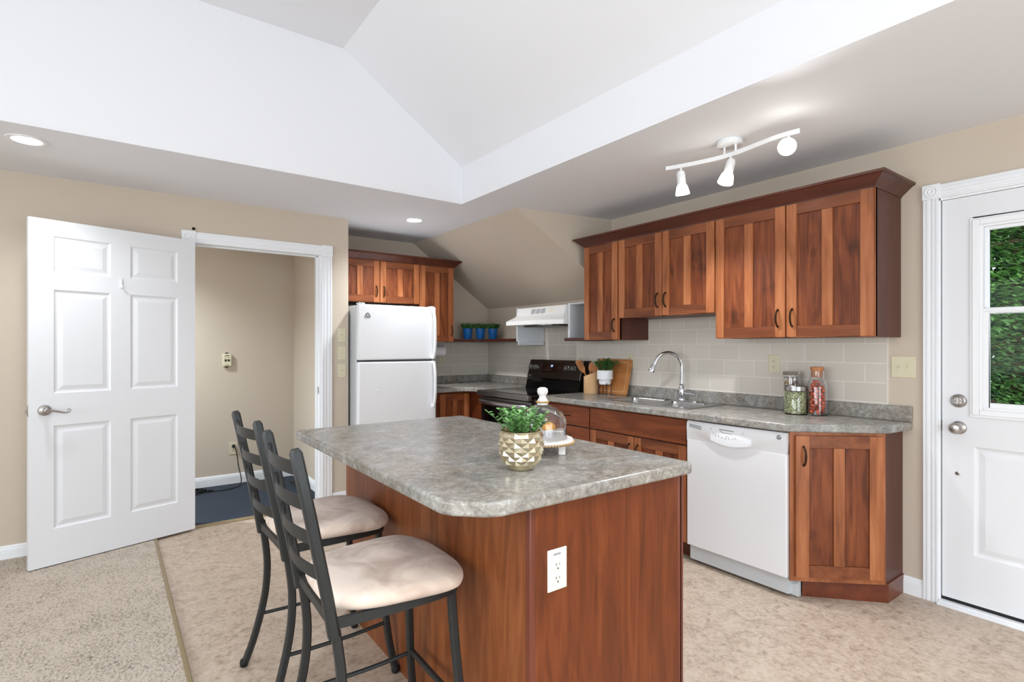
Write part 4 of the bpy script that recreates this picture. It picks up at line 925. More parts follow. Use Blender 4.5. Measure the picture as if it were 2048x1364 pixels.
bm = NB(); tube(bm, pts, .0125, 14); obj('gooseneck', bm, M['chrome'], fc)
e1 = pts[-1]; dr_ = (pts[-1]-pts[-2]).normalized(); bm = NB(); tube(bm, [e1-dr_*.002, e1+dr_*.012, e1+dr_*.03, e1+dr_*.065, e1+dr_*.078], [.0145, .014, .0155, .025, .022], 20); obj('spray_head', bm, M['chrome'], fc)
bm = NB(); tube(bm, spline([(bx, by-.015, 1.0), (bx-.004, by-.05, 1.0), (bx-.008, by-.085, .996), (bx-.01, by-.125, .990)], 5), [.017-.0006*i for i in range(16)], 12); obj('lever', bm, M['chrome'], fc)

# ---------------------------------------------------------------- lights on the ceiling
def potlight(label, x, y, power):
    t = thing('recessed_light', label, 'ceiling light', (x, y, 2.43), 0, 'recessed ceiling lights')
    bm = NB(); lathe(bm, [(.062, -.002), (.075, -.006), (.088, -.004), (.09, 0), (.062, 0)], 32, c=(x, y, 2.4395), cap=False); obj('trim_ring', bm, M['trim'], t)
    bm = NB(); lathe(bm, [(.0625, 0), (.0625, .003)], 32, c=(x, y, 2.4355)); obj('lens', bm, M['lamp'], t)
    d = bpy.data.lights.new('recessed_light_beam', 'SPOT'); d.energy = power; d.spot_size = 2.4; d.spot_blend = .9; d.shadow_soft_size = .06; d.color = (.92, .96, 1)
    o = bpy.data.objects.new('recessed_light_beam', d); C.objects.link(o); o.location = (x, y, 2.425)
potlight('lit round recessed ceiling light at the far left of the soffit', -.395, 3.83, 50)
potlight('lit round recessed ceiling light in front of the refrigerator alcove', 2.075, 4.265, 115)
tr = thing('track_light', 'white wavy three-head track light on the ceiling above the sink', 'ceiling light', (2.62, 1.6, 2.44))
bm = NB(); lathe(bm, [(.064, 0), (.066, -.004), (.066, -.026), (.060, -.030)], 32, c=(2.635, 1.615, 2.4395)); obj('canopy', bm, M['ceramic'], tr)
rp = spline([(2.535, 1.955, 2.362), (2.56, 1.90, 2.362), (2.60, 1.78, 2.362), (2.625, 1.66, 2.362), (2.625, 1.56, 2.362), (2.605, 1.44, 2.362), (2.59, 1.33, 2.362), (2.60, 1.235, 2.362)], 6)
bm = NB(); tube(bm, rp, .011, sect=[(.45, 1), (-.45, 1), (-.45, -1), (.45, -1)], up=(0, 0, 1)); obj('rail', bm, M['ceramic'], tr)
bm = NB(); cyl(bm, (2.63, 1.645, 2.37), (2.63, 1.645, 2.412), .006, 10); cyl(bm, (2.622, 1.575, 2.37), (2.622, 1.575, 2.412), .006, 10); obj('support', bm, M['ceramic'], tr)
def head(p, d, glow, spot):
    p = Vector(p); d = Vector(d).normalized()
    bm = NB(); cyl(bm, p+Vector((0, 0, -.008)), p+Vector((0, 0, -.045)), .0065, 10); s0 = p+Vector((0, 0, -.045)); ball(bm, s0, .009, 1)
    a = s0-d*.008; tube(bm, [a-d*.012, a, a+d*.055, a+d*.062], [.018, .023, .024, .022], 20); hh = obj('lamp_head', bm, M['ceramic'], tr)
    bm = NB(); tube(bm, [a+d*.060, a+d*.075, a+d*.105, a+d*.118, a+d*.1185], [.023, .031, .038, .040, .036], 24); obj('lamp_shade', bm, M[glow], hh)
    l = bpy.data.lights.new('track_beam', 'SPOT'); l.energy = spot; l.spot_size = 2.0; l.spot_blend = .7; l.shadow_soft_size = .035; l.color = (.95, .97, 1)
    o = bpy.data.objects.new('track_beam', l); C.objects.link(o); o.location = a+d*.125; o.rotation_mode = 'QUATERNION'; o.rotation_quaternion = d.to_track_quat('-Z', 'Y')
head((2.572, 1.880, 2.358), (.15, .0, -1), 'lampb', 42)
head((2.624, 1.605, 2.358), (-.30, .12, -1), 'lamp', 50)
head((2.595, 1.285, 2.358), (-.72, -.30, -.35), 'lamp', 34)

# ---------------------------------------------------------------- bar stools
def make_stool(label, loc, rz):
    t = thing('bar_stool', label, 'bar stool', loc, rz, 'bar stools at the island'); I = Matrix.Identity(4)
    def add(nm, bm, m, **k): return obj(nm, bm, M[m], t, M=I, **k)
    r = .0135
    for s in (-1, 1):
        bm = NB(); tube(bm, spline([(-.262, s*.205, 0.005), (-.222, s*.197, .12), (-.185, s*.189, .28), (-.176, s*.184, .42), (-.190, s*.181, .55), (-.203, s*.181, .61)], 5), r*.95, sect=SQ, up=(0, 1, 0)); add('leg', bm, 'black')
        bm = NB(); tube(bm, spline([(.222, s*.222, .005), (.200, s*.200, .15), (.186, s*.182, .33), (.176, s*.172, .48), (.170, s*.168, .59)], 5), r*.95, sect=SQ, up=(0, 1, 0)); add('leg', bm, 'black')
        bm = NB(); tube(bm, [(-.198, s*.187, .555), (-.215, s*.188, .66), (-.262, s*.188, .90), (-.296, s*.188, 1.062), (-.298, s*.188, 1.074)], [r*1.12, r*1.12, r*1.12, r*1.12, r*.7], sect=SQ, up=(0, 1, 0)); add('back_post', bm, 'black')
        bm = NB(); tube(bm, spline([(-.205, s*.196, .205), (-.10, s*.196, .200), (.05, s*.196, .198), (.196, s*.196, .205)], 4), .0075, 8); add('stretcher', bm, 'black')
        for x, z, yy in ((-.262, .0, .205), (.222, 0, .222)):
            bm = NB(); lathe(bm, [(.013, 0), (.016, .006), (.0165, .02), (.014, .028)], 14, c=(x, s*yy, z)); add('foot_cap', bm, 'rubber')
    bm = NB(); tube(bm, [(.196, -.19, .215), (.196, .19, .215)], .009, sect=SQ); add('footrest', bm, 'black')
    for z in (1.018, .922, .824, .724):
        bm = NB(); xb = -.215-(z-.66)*.2; n = 12; rows = []
        for i in range(n+1):
            u = i/n*2-1; x = xb+.006-.034*(1-u*u); y = u*.186
            rows.append([bm.verts.new(p) for p in ((x-.003, y, z-.019), (x+.003, y, z-.019), (x+.003-.004, y, z+.019), (x-.003-.004, y, z+.019))])
        for a, b in zip(rows, rows[1:]):
            for k in range(4): bm.faces.new((a[k], b[k], b[(k+1) % 4], a[(k+1) % 4]))
        bm.faces.new(rows[0]); bm.faces.new(rows[-1][::-1]); add('back_slat', bm, 'black', bevel=.001, seg=1)
    # seat frame
    bm = NB(); fr_ = spline([(-.20, -.185, .588), (.0, -.192, .588), (.14, -.185, .588), (.195, -.15, .588), (.205, -.05, .588), (.205, .05, .588), (.195, .15, .588), (.14, .185, .588), (.0, .192, .588), (-.20, .185, .588)], 4)
    tube(bm, fr_, .014, sect=[(.5, 1), (-.5, 1), (-.5, -1), (.5, -1)], up=(0, 0, 1)); tube(bm, [(-.20, -.186, .588), (-.20, .186, .588)], .014, sect=[(.5, 1), (-.5, 1), (-.5, -1), (.5, -1)], up=(0, 0, 1)); add('seat_frame', bm, 'black')
    # cushion
    def outline(a, k=1):
        c_, s_ = math.cos(a), math.sin(a); e_ = 2/3.6
        x = math.copysign(abs(c_)**e_, c_); y = math.copysign(abs(s_)**e_, s_)
        xx = x*.224*k+.016; w = .198+.052*(x*.5+.5) - (.035 if x > .7 else 0)*max(0, (x-.7)/.3)
        return xx, y*w*k
    bm = NB(); seg = 48; rings = []
    for k, z in ((.80, .594), (.93, .597), (.985, .607), (1.0, .618), (.995, .628), (.965, .638), (.90, .645), (.75, .650), (.5, .652), (.2, .653)):
        ring = []
        for i in range(seg):
            a = 2*PI*i/seg; x, y = outline(a, k); ring.append(bm.verts.new((x, y, z+.006-.010*max(0, x/.22)**3+.004*math.sin(x*9)*math.cos(y*8)*(k < .9))))
        rings.append(ring)
    for a, b in zip(rings, rings[1:]):
        for i in range(seg): bm.faces.new((a[i], a[(i+1) % seg], b[(i+1) % seg], b[i]))
    bm.faces.new(rings[0][::-1]); bm.faces.new(rings[-1]); add('seat_cushion', bm, 'suede', ang=80)
    return t
make_stool('black metal ladder-back bar stool with beige seat, nearest the camera', (.672, 1.635, 0), math.radians(-1.5))
make_stool('black metal ladder-back bar stool with beige seat, farther one near the doorway', (.69, 2.275, 0), math.radians(1.5))

# ---------------------------------------------------------------- plants
def leafq(bm, p, d, up, L_, w, mi=0):
    d = d.normalized(); s = d.cross(up)
    if s.length < 1e-3: s = Vector((1, 0, 0))
    s.normalize(); n = s.cross(d).normalized()
    q = [p, p+d*L_*.35+s*w/2+n*L_*.05, p+d*L_*.7+s*w*.42+n*L_*.04, p+d*L_, p+d*L_*.7-s*w*.42+n*L_*.04, p+d*L_*.35-s*w/2+n*L_*.05]
    vs = [bm.verts.new(a) for a in q]; m1 = bm.verts.new(p+d*L_*.5-n*L_*.05)
    for a, b in ((0, 1), (1, 2), (2, 3), (3, 4), (4, 5), (5, 0)): bm.faces.new((vs[a], vs[b], m1)).material_index = mi
def sprigs(bm, base, n, rad, hgt, spread, L_, w, per, bm_stem=None, droop=.3, rnd=random):
    base = Vector(base)
    for i in range(n):
        a = rnd.uniform(0, 2*PI); k = math.sqrt(rnd.random()); r0 = rad*k*.75
        p0 = base+Vector((r0*math.cos(a), r0*math.sin(a), 0)); tilt = spread*k*rnd.uniform(.6, 1.1); H_ = hgt*rnd.uniform(.65, 1.05)*(1-.25*k)
        pe = p0+Vector((math.cos(a)*tilt, math.sin(a)*tilt, H_)); pm = (p0+pe)/2+Vector((0, 0, H_*.15))
        pts = spline([p0, pm, pe], 4)
        if bm_stem: tube(bm_stem, pts, .0009, 4)
        for j in range(per):
            u = .25+.75*j/(per-1); q = pts[min(len(pts)-1, int(u*(len(pts)-1)))]
            b_ = rnd.uniform(0, 2*PI)
            for s_ in (0, PI):
                d = Vector((math.cos(b_+s_), math.sin(b_+s_), rnd.uniform(.1, .9)))
                leafq(bm, q, d, Vector((0, 0, 1)), L_*rnd.uniform(.7, 1.15), w*rnd.uniform(.8, 1.1))
# gold pot with eucalyptus sprigs on the island
pc = (1.085, 1.425, .9305)
gp = thing('potted_plant', 'green leafy sprigs in a gold faceted pot on the island', 'plant', pc)
bm = NB(); cols, rws = 10, 4
def pr(u):
    P_ = [(0, .040), (.08, .050), (.25, .064), (.5, .0735), (.75, .0735), (1, .0685)]
    for (a, b), (c_, d_) in zip(P_, P_[1:]):
        if u <= c_: return b+(d_-b)*(u-a)/(c_-a)
    return P_[-1][1]
Hp = .128; zr0 = .06
def gv(i, j2):   # i in half-columns, j2 in half rows
    u = zr0+(1-zr0)*j2/(2*rws); a = PI*i/cols; r_ = pr(u); return (pc[0]+r_*math.cos(a), pc[1]+r_*math.sin(a), pc[2]+u*Hp)
cache = {}
def V(key, co):
    if key not in cache: cache[key] = bm.verts.new(co)
    return cache[key]
for j2 in range(1, 2*rws):
    for i in range(2*cols):
        if (i+j2) % 2 == 0: continue
        c0 = Vector(gv(i, j2)); n_ = Vector((c0.x-pc[0], c0.y-pc[1], 0)).normalized()
        ap = V(('a', i, j2), c0+n_*.0045)
        q = [((i-1) % (2*cols), j2), (i, j2+1), ((i+1) % (2*cols), j2), (i, j2-1)]
        vq = [V(k_, Vector(gv(*k_))-Vector((gv(*k_)[0]-pc[0], gv(*k_)[1]-pc[1], 0)).normalized()*.002) for k_ in q]
        for a, b in zip(vq, vq[1:]+vq[:1]): bm.faces.new((a, b, ap))
for i in range(0, 2*cols):
    for (j2, s_) in ((0, 1), (2*rws, -1)):
        if (i+j2) % 2 == 1:
            a = V(((i-1) % (2*cols), j2), Vector(gv((i-1) % (2*cols), j2))); b = V(((i+1) % (2*cols), j2), Vector(gv((i+1) % (2*cols), j2))); c_ = V((i, j2+s_), (0, 0, 0)); bm.faces.new((a, b, c_))
lathe(bm, [(.034, 0), (.040, .004), (.0425, zr0*Hp+.001)], 28, c=pc)
lathe(bm, [(.066, Hp-.004), (.0685, Hp-.001), (.0695, Hp+.003), (.065, Hp+.003), (.0635, Hp-.015)], 28, c=pc, cap=False)
obj('pot', bm, M['gold'], gp, smooth=False)
bm = NB(); lathe(bm, [(.064, 0), (.064, .004)], 24, c=(pc[0], pc[1], pc[2]+Hp-.018)); obj('soil', bm, M['soil'], gp)
bm = NB(); bs = NB(); rn = random.Random(5); sprigs(bm, (pc[0], pc[1], pc[2]+Hp-.016), 44, .060, .098, .068, .021, .015, 6, bs, rnd=rn)
obj('foliage', bm, M['leaf'], gp, smooth=False); obj('stems', bs, M['stem'], gp)
# cake stand, dome, pastry
kc = Vector((1.335, 1.615, .9305))
ks = thing('cake_stand', 'round white cake stand with gold bead rim on three feet', 'cake stand', kc)
bm = NB(); lathe(bm, [(.112, .034), (.118, .037), (.120, .046), (.117, .053), (.10, .053)], 48, c=kc); obj('plate', bm, M['whitew'], ks)
bm = NB()
for i in range(64): a = 2*PI*i/64; ball(bm, kc+Vector((.121*math.cos(a), .121*math.sin(a), .040)), .0052, 1)
obj('bead_trim', bm, M['goldbead'], ks)
for a in (-1.35, .75, 2.85):
    bm = NB(); box(bm, -.013, .013, -.013, .013, 0, .036, M=Matrix.Translation(kc+Vector((.092*math.cos(a), .092*math.sin(a), 0))) @ Matrix.Rotation(-.62, 4, 'Z')); obj('foot', bm, M['whitew'], ks, bevel=.002)
cl = thing('glass_dome', 'clear glass cloche with white knob covering the cake stand', 'cloche', kc+Vector((0, 0, .053)))
zb = .0535
bm = NB(); R0 = .094; ins = .0025
o_ = [(R0+.004, 0), (R0, .006), (R0, .05)]+[(R0*math.cos(a) if a < 1.3 else R0*math.cos(a), .05+.082*math.sin(a)) for a in [PI/2*k/12 for k in range(1, 12)]]+[(.018, .133), (.014, .136)]
i_ = [(max(.006, r_-ins), z_-(ins if z_ > .06 else 0)) for r_, z_ in o_][::-1]
lathe(bm, o_+i_[:-1]+[(R0-ins, .0)], 56, c=kc+Vector((0, 0, zb)), cap=False)
n_ = None
obj('glass_bell', bm, M['glass'], cl, ang=60)
bm = NB(); lathe(bm, [(.021, .130), (.021, .1345), (.020, .147), (.014, .155), (.0125, .163), (.018, .170), (.0215, .180), (.0195, .191), (.012, .196), (.004, .197)], 28, c=kc+Vector((0, 0, zb))); kn = obj('knob', bm, M['whitew'], cl)
bm = NB()
for i in range(20): a = 2*PI*i/20; ball(bm, kc+Vector((.0235*math.cos(a), .0235*math.sin(a), zb+.140)), .0042, 1)
obj('bead_trim', bm, M['goldbead'], kn)
pcx = kc+Vector((.022, -.012, .0535))
ps = thing('pastry', 'glazed orange pastry in a white paper cup under the glass dome', 'pastry', pcx)
bm = NB(); n = 40; r0_, r1_ = .022, .034; rings = []
for r_, z_ in ((r0_, 0), (r1_, .030), (r1_-.001, .030), (r0_-.001, .001)):
    rings.append([bm.verts.new(pcx+Vector(((r_+(.0015 if i % 2 else -.001)*(z_ > .01))*math.cos(2*PI*i/n), (r_+(.0015 if i % 2 else -.001)*(z_ > .01))*math.sin(2*PI*i/n), z_+(.004 if (i//5) % 2 and z_ > .02 else 0)))) for i in range(n)])
for a, b in zip(rings, rings[1:]):
    for i in range(n): bm.faces.new((a[i], a[(i+1) % n], b[(i+1) % n], b[i]))
bm.faces.new(rings[0]); pcup = obj('paper_cup', bm, M['paper'], ps)
bm = NB()
for k in range(3):
    a0 = -2.35+.42*k
    tube(bm, [pcx+Vector(((.0285+.0105*(z_-.010)/.03)*math.cos(a0+da), (.0285+.0105*(z_-.010)/.03)*math.sin(a0+da), z_)) for da, z_ in ((0, .012), (.06, .022), (.12, .014), (.16, .02), (.2, .008), (.12, .004))], .0005, 4)
obj('script_marks', bm, M['ink'], pcup)
bm = NB(); dp_ = Vector((.15, -.1, 0))
for k in range(7):
    u = (k-3)/3; R_ = Matrix.Translation(pcx+Vector((u*.020, u*.012, .040-.006*u*u))) @ Matrix.Rotation(.55, 4, 'Z') @ Matrix.Rotation(u*.35, 4, 'Y')
    bmesh.ops.create_icosphere(bm, subdivisions=2, radius=1, matrix=R_ @ Matrix.Diagonal((.0072, .026*(1-.25*u*u), .021*(1-.3*u*u), 1)))
obj('pastry_crust', bm, M['pastry'], ps)
bm = NB()
for k in range(6):
    u = (k-2.5)/3; tube(bm, [pcx+Vector((u*.020-.55*.8*w_*.02, u*.012+.85*w_*.02, .040-.006*u*u+.0185*math.cos(w_*1.2))) for w_ in (-1, -.6, -.2, .2, .6, 1)], .0022, 5)
obj('glaze', bm, M['icing'], ps)

# ---------------------------------------------------------------- sink counter items
ZC = .9325
def jar_at(x, y): return Vector((x, y, ZC))
p = jar_at(3.287, 1.588)
t = thing('storage_jar', 'glass jar of green split peas with a brushed metal lid', 'jar', p)
bm = NB(); lathe(bm, [(.058, 0), (.062, .004), (.062, .138), (.058, .146), (.0555, .146), (.0595, .138), (.0595, .006), (.02, .004)], 40, c=p); obj('glass_body', bm, M['glass'], t)
bm = NB(); lathe(bm, [(.055, .007), (.0588, .010), (.0588, .136), (.054, .139)], 40, c=p); obj('split_peas', bm, M['peas'], t, kind='stuff')
bm = NB(); lathe(bm, [(.0625, .141), (.064, .143), (.064, .168), (.061, .172), (.02, .172)], 40, c=p); ld = obj('lid', bm, M['steel'], t)
bm = NB(); lathe(bm, [(.004, .171), (.004, .178), (.011, .182), (.013, .190), (.009, .198), (.003, .2)], 20, c=p); obj('lid_knob', bm, M['steel'], ld)
p = jar_at(3.335, 1.485)
t = thing('storage_bottle', 'glass bottle of dried red peppers with a cork stopper', 'bottle', p)
bm = NB(); lathe(bm, [(.049, 0), (.052, .004), (.052, .165), (.046, .195), (.036, .215), (.0335, .222), (.0335, .262), (.031, .262), (.031, .222), (.034, .214), (.0435, .193), (.0495, .164), (.0495, .007), (.02, .005)], 40, c=p); obj('glass_body', bm, M['glass'], t)
bm = NB(); rn = random.Random(3)
for k in range(11):
    z = .022+.0175*k; rr = .033 if z < .16 else .033-(z-.16)*.5
    for j in range(5 if z < .17 else 3):
        a = 2*PI*j/5+k*.7+rn.uniform(-.2, .2); s_ = rn.uniform(.8, 1.1)
        bmesh.ops.create_icosphere(bm, subdivisions=2, radius=.0165*s_, matrix=Matrix.Translation(p+Vector((rr*math.cos(a)*.95, rr*math.sin(a)*.95, z))) @ Matrix.Rotation(rn.uniform(0, 3), 4, 'X') @ Matrix.Diagonal((.78, .95, .7, 1)))
obj('dried_peppers', bm, M['pepper'], t, kind='stuff', ang=60)
bm = NB(); lathe(bm, [(.030, .225), (.0305, .262), (.035, .263), (.0355, .283), (.034, .286), (.01, .287)], 28, c=p); obj('cork_stopper', bm, M['cork'], t)
p = jar_at(3.377, 1.655)
t = thing('storage_jar', 'clip-top glass jar of dried pasta behind the other containers', 'jar', p)
bm = NB(); lathe(bm, [(.046, 0), (.050, .004), (.050, .195), (.046, .212), (.046, .225), (.044, .225), (.044, .212), (.0475, .194), (.0475, .006), (.02, .004)], 36, c=p); obj('glass_body', bm, M['glass'], t)
bm = NB(); rn = random.Random(9)
for k in range(170):
    a = rn.uniform(0, 2*PI); r_ = .039*math.sqrt(rn.uniform(.45, 1)); q = p+Vector((r_*math.cos(a), r_*math.sin(a), rn.uniform(.014, .19))); d = Vector((rn.uniform(-1, 1), rn.uniform(-1, 1), rn.uniform(-1, 1))).normalized()*.008
    tube(bm, [q-d, q+d], .0035, 6)
obj('dried_pasta', bm, M['pasta'], t, kind='stuff')
bm = NB(); lathe(bm, [(.047, .228), (.050, .230), (.050, .243), (.046, .252), (.015, .255)], 32, c=p); obj('glass_lid', bm, M['glass'], t)
bm = NB(); lathe(bm, [(.0475, .2245), (.0495, .2255), (.0495, .2285), (.0475, .2295)], 32, c=p); obj('rubber_seal', bm, M['ivory'], t)
bm = NB()
for r_, z_ in ((.0485, .214), (.0525, .238)): tube(bm, [p+Vector((r_*math.cos(2*PI*i/28), r_*math.sin(2*PI*i/28), z_)) for i in range(29)], .0016, 6)
fr2 = Vector((-.82, -.57, 0)); sd = Vector((.57, -.82, 0))
for s_ in (-1, 1): tube(bm, spline([p+fr2*.050+sd*s_*.014+Vector((0, 0, .240)), p+fr2*.060+sd*s_*.012+Vector((0, 0, .215)), p+fr2*.060+sd*s_*.008+Vector((0, 0, .175))], 4), .0016, 6)
tube(bm, [p+fr2*.060+sd*.010+Vector((0, 0, .175)), p+fr2*.060-sd*.010+Vector((0, 0, .175))], .0016, 6)
obj('wire_clip', bm, M['chrome'], t)
# cutting board leaning on the wall
tl_ = math.atan2(.075, .30)
cbm = thing('cutting_board', 'bamboo cutting board with juice groove leaning on the backsplash', 'cutting board', (3.372, 3.17, ZC))
FB = Matrix.Translation((3.352, 3.17, ZC+.0025)) @ Matrix.Rotation(-PI/2, 4, 'Z') @ Matrix.Rotation(-tl_, 4, 'X')
def rrect(w, h0, h1, r_, n=5, cx=0):
    out = []
    for (a, b, a0) in ((cx+w/2-r_, h1-r_, 0), (cx-w/2+r_, h1-r_, PI/2), (cx-w/2+r_, h0+r_, PI), (cx+w/2-r_, h0+r_, 1.5*PI)):
        out += [(a+r_*math.cos(a0+PI/2*k/n), b+r_*math.sin(a0+PI/2*k/n)) for k in range(n+1)]
    return out
bm = NB(); Rz = FB @ Matrix.Rotation(PI/2, 4, 'X') @ Matrix.Translation((0, 0, -.018))
prism(bm, rrect(.37, 0, .305, .018), 0, .018, M=Rz); obj('board', bm, M['bambood'], cbm, bevel=.002)
bm = NB(); o1 = rrect(.32, .025, .28, .014); o2 = rrect(.310, .030, .275, .010)
va = [bm.verts.new(Rz @ Vector((a, b, .0184))) for a, b in o1]; vb = [bm.verts.new(Rz @ Vector((a, b, .0184))) for a, b in o2]; vc = [bm.verts.new(Rz @ Vector((a, b, .017))) for a, b in o1]; vd = [bm.verts.new(Rz @ Vector((a, b, .017))) for a, b in o2]
n = len(va)
for i in range(n):
    j = (i+1) % n; bm.faces.new((va[i], va[j], vb[j], vb[i])); bm.faces.new((va[i], va[j], vc[j], vc[i])); bm.faces.new((vb[i], vb[j], vd[j], vd[i])); bm.faces.new((vc[i], vc[j], vd[j], vd[i]))
obj('juice_groove', bm, M['bamboo'], cbm)
# crock with utensils
p = Vector((3.29, 3.325, ZC))
ck = thing('utensil_crock', 'pale bamboo utensil holder with slanted top beside the stove', 'utensil holder', p)
bm = NB(); seg = 36; ring = {}
def zt_(a): return .165+.022*math.cos(a+1.1)
rows = []
for (r_, f) in ((.060, 0), (.062, .02), (.062, 1), (.054, 1), (.054, .06)):
    rows.append([bm.verts.new(p+Vector((r_*math.cos(2*PI*i/seg), r_*math.sin(2*PI*i/seg), zt_(2*PI*i/seg)*f))) for i in range(seg)])
for a, b in zip(rows, rows[1:]):
    for i in range(seg): bm.faces.new((a[i], a[(i+1) % seg], b[(i+1) % seg], b[i]))
bm.faces.new(rows[0][::-1]); bm.faces.new(rows[-1]); obj('holder', bm, M['bamboo'], ck, ang=50)
def utensil(label, kind, bot, top, w, hl):
    b_, t_ = Vector(bot), Vector(top); d = (t_-b_).normalized()
    view = Vector((-.7, -.7, 0)); s = d.cross(view).normalized(); nrm = s.cross(d)
    o = thing('wooden_utensil', label, 'utensil', b_); L_ = (t_-b_).length
    bm = NB(); tube(bm, [b_, b_+d*(L_-hl)], [.006, .0065], 10); obj('handle', bm, M['utensil'], o)
    MM = Matrix((( s.x, d.x, nrm.x, 0), (s.y, d.y, nrm.y, 0), (s.z, d.z, nrm.z, 0), (0, 0, 0, 1))); MM = Matrix.Translation(b_+d*(L_-hl-.004)) @ MM
    bm = NB()
    if kind == 'slot':
        base = [(-.008, 0), (.008, 0), (w/2*.9, hl*.35), (w/2*.9, hl*.36)]
        prism(bm, [(-.008, 0), (.008, 0), (w*.48, hl*.36), (-w*.48, hl*.36)], -.0025, .0025, M=MM)
        for k in range(4): x0 = -w*.48+k*w*.96/4; prism(bm, [(x0+.001, hl*.355), (x0+w*.96/4-.0025, hl*.355), (x0+w*.96/4-.0025, hl*.9), (x0+.001, hl*.9)], -.0025, .0025, M=MM)
        prism(bm, [(-w*.48, hl*.89), (w*.48, hl*.89), (w*.46, hl), (-w*.46, hl)], -.0025, .0025, M=MM)
    elif kind == 'spoon':
        pts = [(w/2*math.sin(a)*(1 if True else 1), hl/2-hl/2*math.cos(a)) for a in [2*PI*i/24 for i in range(24)]]
        prism(bm, pts, -.004, .003, M=MM)
    else:
        prism(bm, [(-.008, 0), (.008, 0), (w/2, hl*.3), (w/2, hl*.97), (w/2-.01, hl), (-w/2+.006, hl*.93), (-w/2, hl*.3)], -.0025, .0025, M=MM)
    obj('head', bm, M['utensil'], o, bevel=.001, seg=1)
utensil('slotted wooden spatula leaning far left out of the bamboo holder', 'slot', (3.305, 3.295, ZC+.016), (3.275, 3.475, ZC+.285), .058, .13)
utensil('wooden spoon in the middle of the bamboo holder', 'spoon', (3.285, 3.35, ZC+.016), (3.32, 3.345, ZC+.275), .045, .085)
utensil('flat wooden spatula at the right of the bamboo holder', 'flat', (3.28, 3.345, ZC+.014), (3.33, 3.265, ZC+.285), .062, .13)
# herb pot on stand
p = Vector((3.285, 3.155, ZC))
hp = thing('potted_plant', 'bushy green herb in a white stepped pot on black legs by the cutting board', 'plant', p)
bm = NB(); lathe(bm, [(.046, .088), (.049, .090), (.050, .130), (.064, .131), (.066, .134), (.066, .206), (.062, .206), (.061, .19)], 36, c=p); obj('pot', bm, M['ceramic'], hp, ang=30)
bm = NB(); lathe(bm, [(.061, 0), (.061, .004)], 24, c=p+Vector((0, 0, .19))); obj('soil', bm, M['soil'], hp)
bm = NB()
for a in (-2.1, -.55, 1.05, 2.6):
    q = p+Vector((.053*math.cos(a), .053*math.sin(a), 0)); cyl(bm, q, q+Vector((0, 0, .10)), .0035, 8)
    cyl(bm, q+Vector((0, 0, .085)), p+Vector((0, 0, .085)), .003, 8)
obj('stand', bm, M['black'], hp)
bm = NB(); bs = NB(); sprigs(bm, p+Vector((0, 0, .192)), 75, .06, .12, .07, .016, .009, 7, bs, rnd=random.Random(11)); obj('foliage', bm, M['leafd'], hp, smooth=False); obj('stems', bs, M['stem'], hp)
# blue pails on the corner shelf
def pail(label, x, y):
    p = Vector((x, y, 1.4155)); t = thing('potted_grass', label, 'plant', p, 0, 'blue pails of grass on the corner shelf')
    bm = NB(); lathe(bm, [(.040, 0), (.042, .003), (.0535, .108), (.056, .110), (.056, .118), (.053, .119), (.050, .108), (.048, .09)], 28, c=p); pl = obj('pail', bm, M['blue'], t)
    bm = NB(); dd_ = Vector((.82, -.57, 0)); 
    tube(bm, spline([p+dd_*.056+Vector((0, 0, .105)), p+dd_*.064+Vector((0, 0, .09)), p+dd_*.062+Vector((0, 0, .05)), p+dd_*.056+Vector((0, 0, .02))], 5), .0018, 6)
    tube(bm, spline([p-dd_*.056+Vector((0, 0, .105)), p-dd_*.064+Vector((0, 0, .09)), p-dd_*.062+Vector((0, 0, .05)), p-dd_*.056+Vector((0, 0, .02))], 5), .0018, 6); obj('wire_handle', bm, M['bluerim'], pl)
    bm = NB(); lathe(bm, [(.05, 0), (.05, .004)], 20, c=p+Vector((0, 0, .1))); obj('soil', bm, M['soil'], t)
    bm = NB(); rn = random.Random(int(x*1000))
    for i in range(240):
        a = rn.uniform(0, 2*PI); r_ = .046*math.sqrt(rn.random()); q = p+Vector((r_*math.cos(a), r_*math.sin(a), .104)); d = Vector((math.cos(a)*r_*13+rn.uniform(-.15, .15), math.sin(a)*r_*13+rn.uniform(-.15, .15), 1.0)); leafq(bm, q, d, Vector((rn.uniform(-1, 1), rn.uniform(-1, 1), .2)), rn.uniform(.05, .085), .007)
    obj('grass', bm, M['leafg'], t, smooth=False, kind='stuff')
pail('blue metal pail of green grass, left of three on the corner shelf', 3.085, 5.02)
pail('blue metal pail of green grass, middle of three on the corner shelf', 3.215, 4.965)
pail('blue metal pail of green grass, right of three on the corner shelf', 3.335, 4.895)
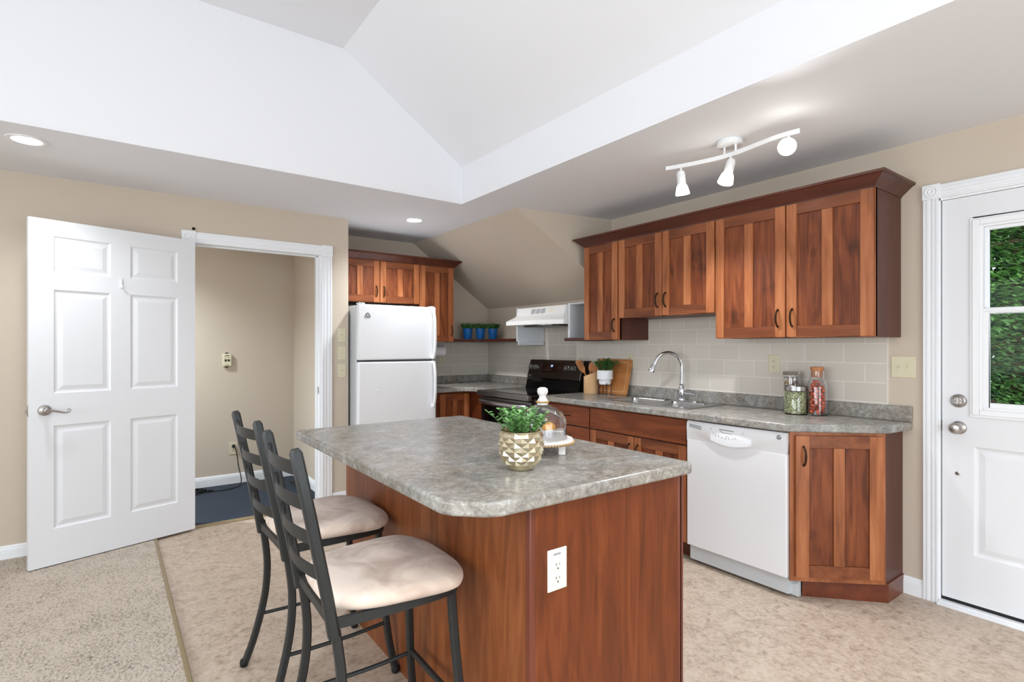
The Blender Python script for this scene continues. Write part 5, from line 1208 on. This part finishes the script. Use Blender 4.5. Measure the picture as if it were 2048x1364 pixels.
# paper towel roll
t = thing('paper_towel_roll', 'white paper towel roll mounted under the tall wall cabinet', 'paper towel', (2.68, 5.02, 1.26))
bm = NB(); cyl(bm, (2.53, 5.02, 1.288), (2.785, 5.02, 1.288), .056, 32); obj('roll', bm, M['paper'], t)
bm = NB(); box(bm, 2.786, 2.794, 5.0, 5.04, 1.27, 1.3835); box(bm, 2.52, 2.528, 5.0, 5.04, 1.27, 1.3835); box(bm, 2.52, 2.794, 5.0, 5.04, 1.375, 1.3835); cyl(bm, (2.515, 5.02, 1.288), (2.798, 5.02, 1.288), .008, 12); obj('holder', bm, M['ceramic'], t)

# ---------------------------------------------------------------- outdoors behind the glass door
bm = NB(); box(bm, 3.76, 24, -8, 14, -.3, -.12); ob = struct('ground', bm, M['lawn'])
def tree(label, x, y, h_, rad, n, mk, seed, L_=.16, low=.2):
    rn = random.Random(seed); t = thing('tree', label, 'tree', (x, y, -.12), 0, 'trees behind the exterior door')
    bm = NB(); tube(bm, [(x, y, -.12), (x+.05, y, h_*.5), (x, y+.05, h_*.95)], [.11, .08, .02], 10)
    for k in range(26):
        z = h_*(.10+.033*k); a = rn.uniform(0, 2*PI); l_ = rad*rn.uniform(.7, 1); tube(bm, spline([(x, y, z), (x+math.cos(a)*l_*.5, y+math.sin(a)*l_*.5, z+.15), (x+math.cos(a)*l_, y+math.sin(a)*l_, z+rn.uniform(-.1, .4))], 3), .014, 5)
    obj('trunk', bm, M['bark'], t)
    bm = NB()
    for k in range(n):
        u = rn.random(); z = low+(h_-low)*u; rr = rad*(1-.55*u)*math.sqrt(rn.random()); a = rn.uniform(0, 2*PI)
        q = Vector((x+rr*math.cos(a), y+rr*math.sin(a), z)); d = Vector((math.cos(a)+rn.uniform(-.6, .6), math.sin(a)+rn.uniform(-.6, .6), rn.uniform(-.7, .4)))
        leafq(bm, q, d, Vector((rn.uniform(-.5, .5), rn.uniform(-.5, .5), 1)), L_*rn.uniform(.6, 1.2), L_*.42)
    obj('crown', bm, M[mk], t, smooth=False)
tree('bright green leafy tree nearest behind the door glass', 6.6, 1.85, 4.4, 1.25, 26000, 'treeleaf', 1, .06)
tree('dark green tree standing behind the bright one outdoors', 9.4, 1.72, 6, 1.45, 22000, 'treedark', 2, .13)
tree('dark green tree outdoors on the right of the bright tree', 9.2, -1.3, 6, 1.4, 7000, 'treedark', 3, .12)
tree('tall green tree farthest back outdoors behind the others', 13.6, 2.7, 8, 2.2, 14000, 'treedark', 4, .24)
tree('tall dark green tree farthest back on the left outdoors', 13.0, 7.4, 8, 2.2, 4200, 'treedark', 5, .3)
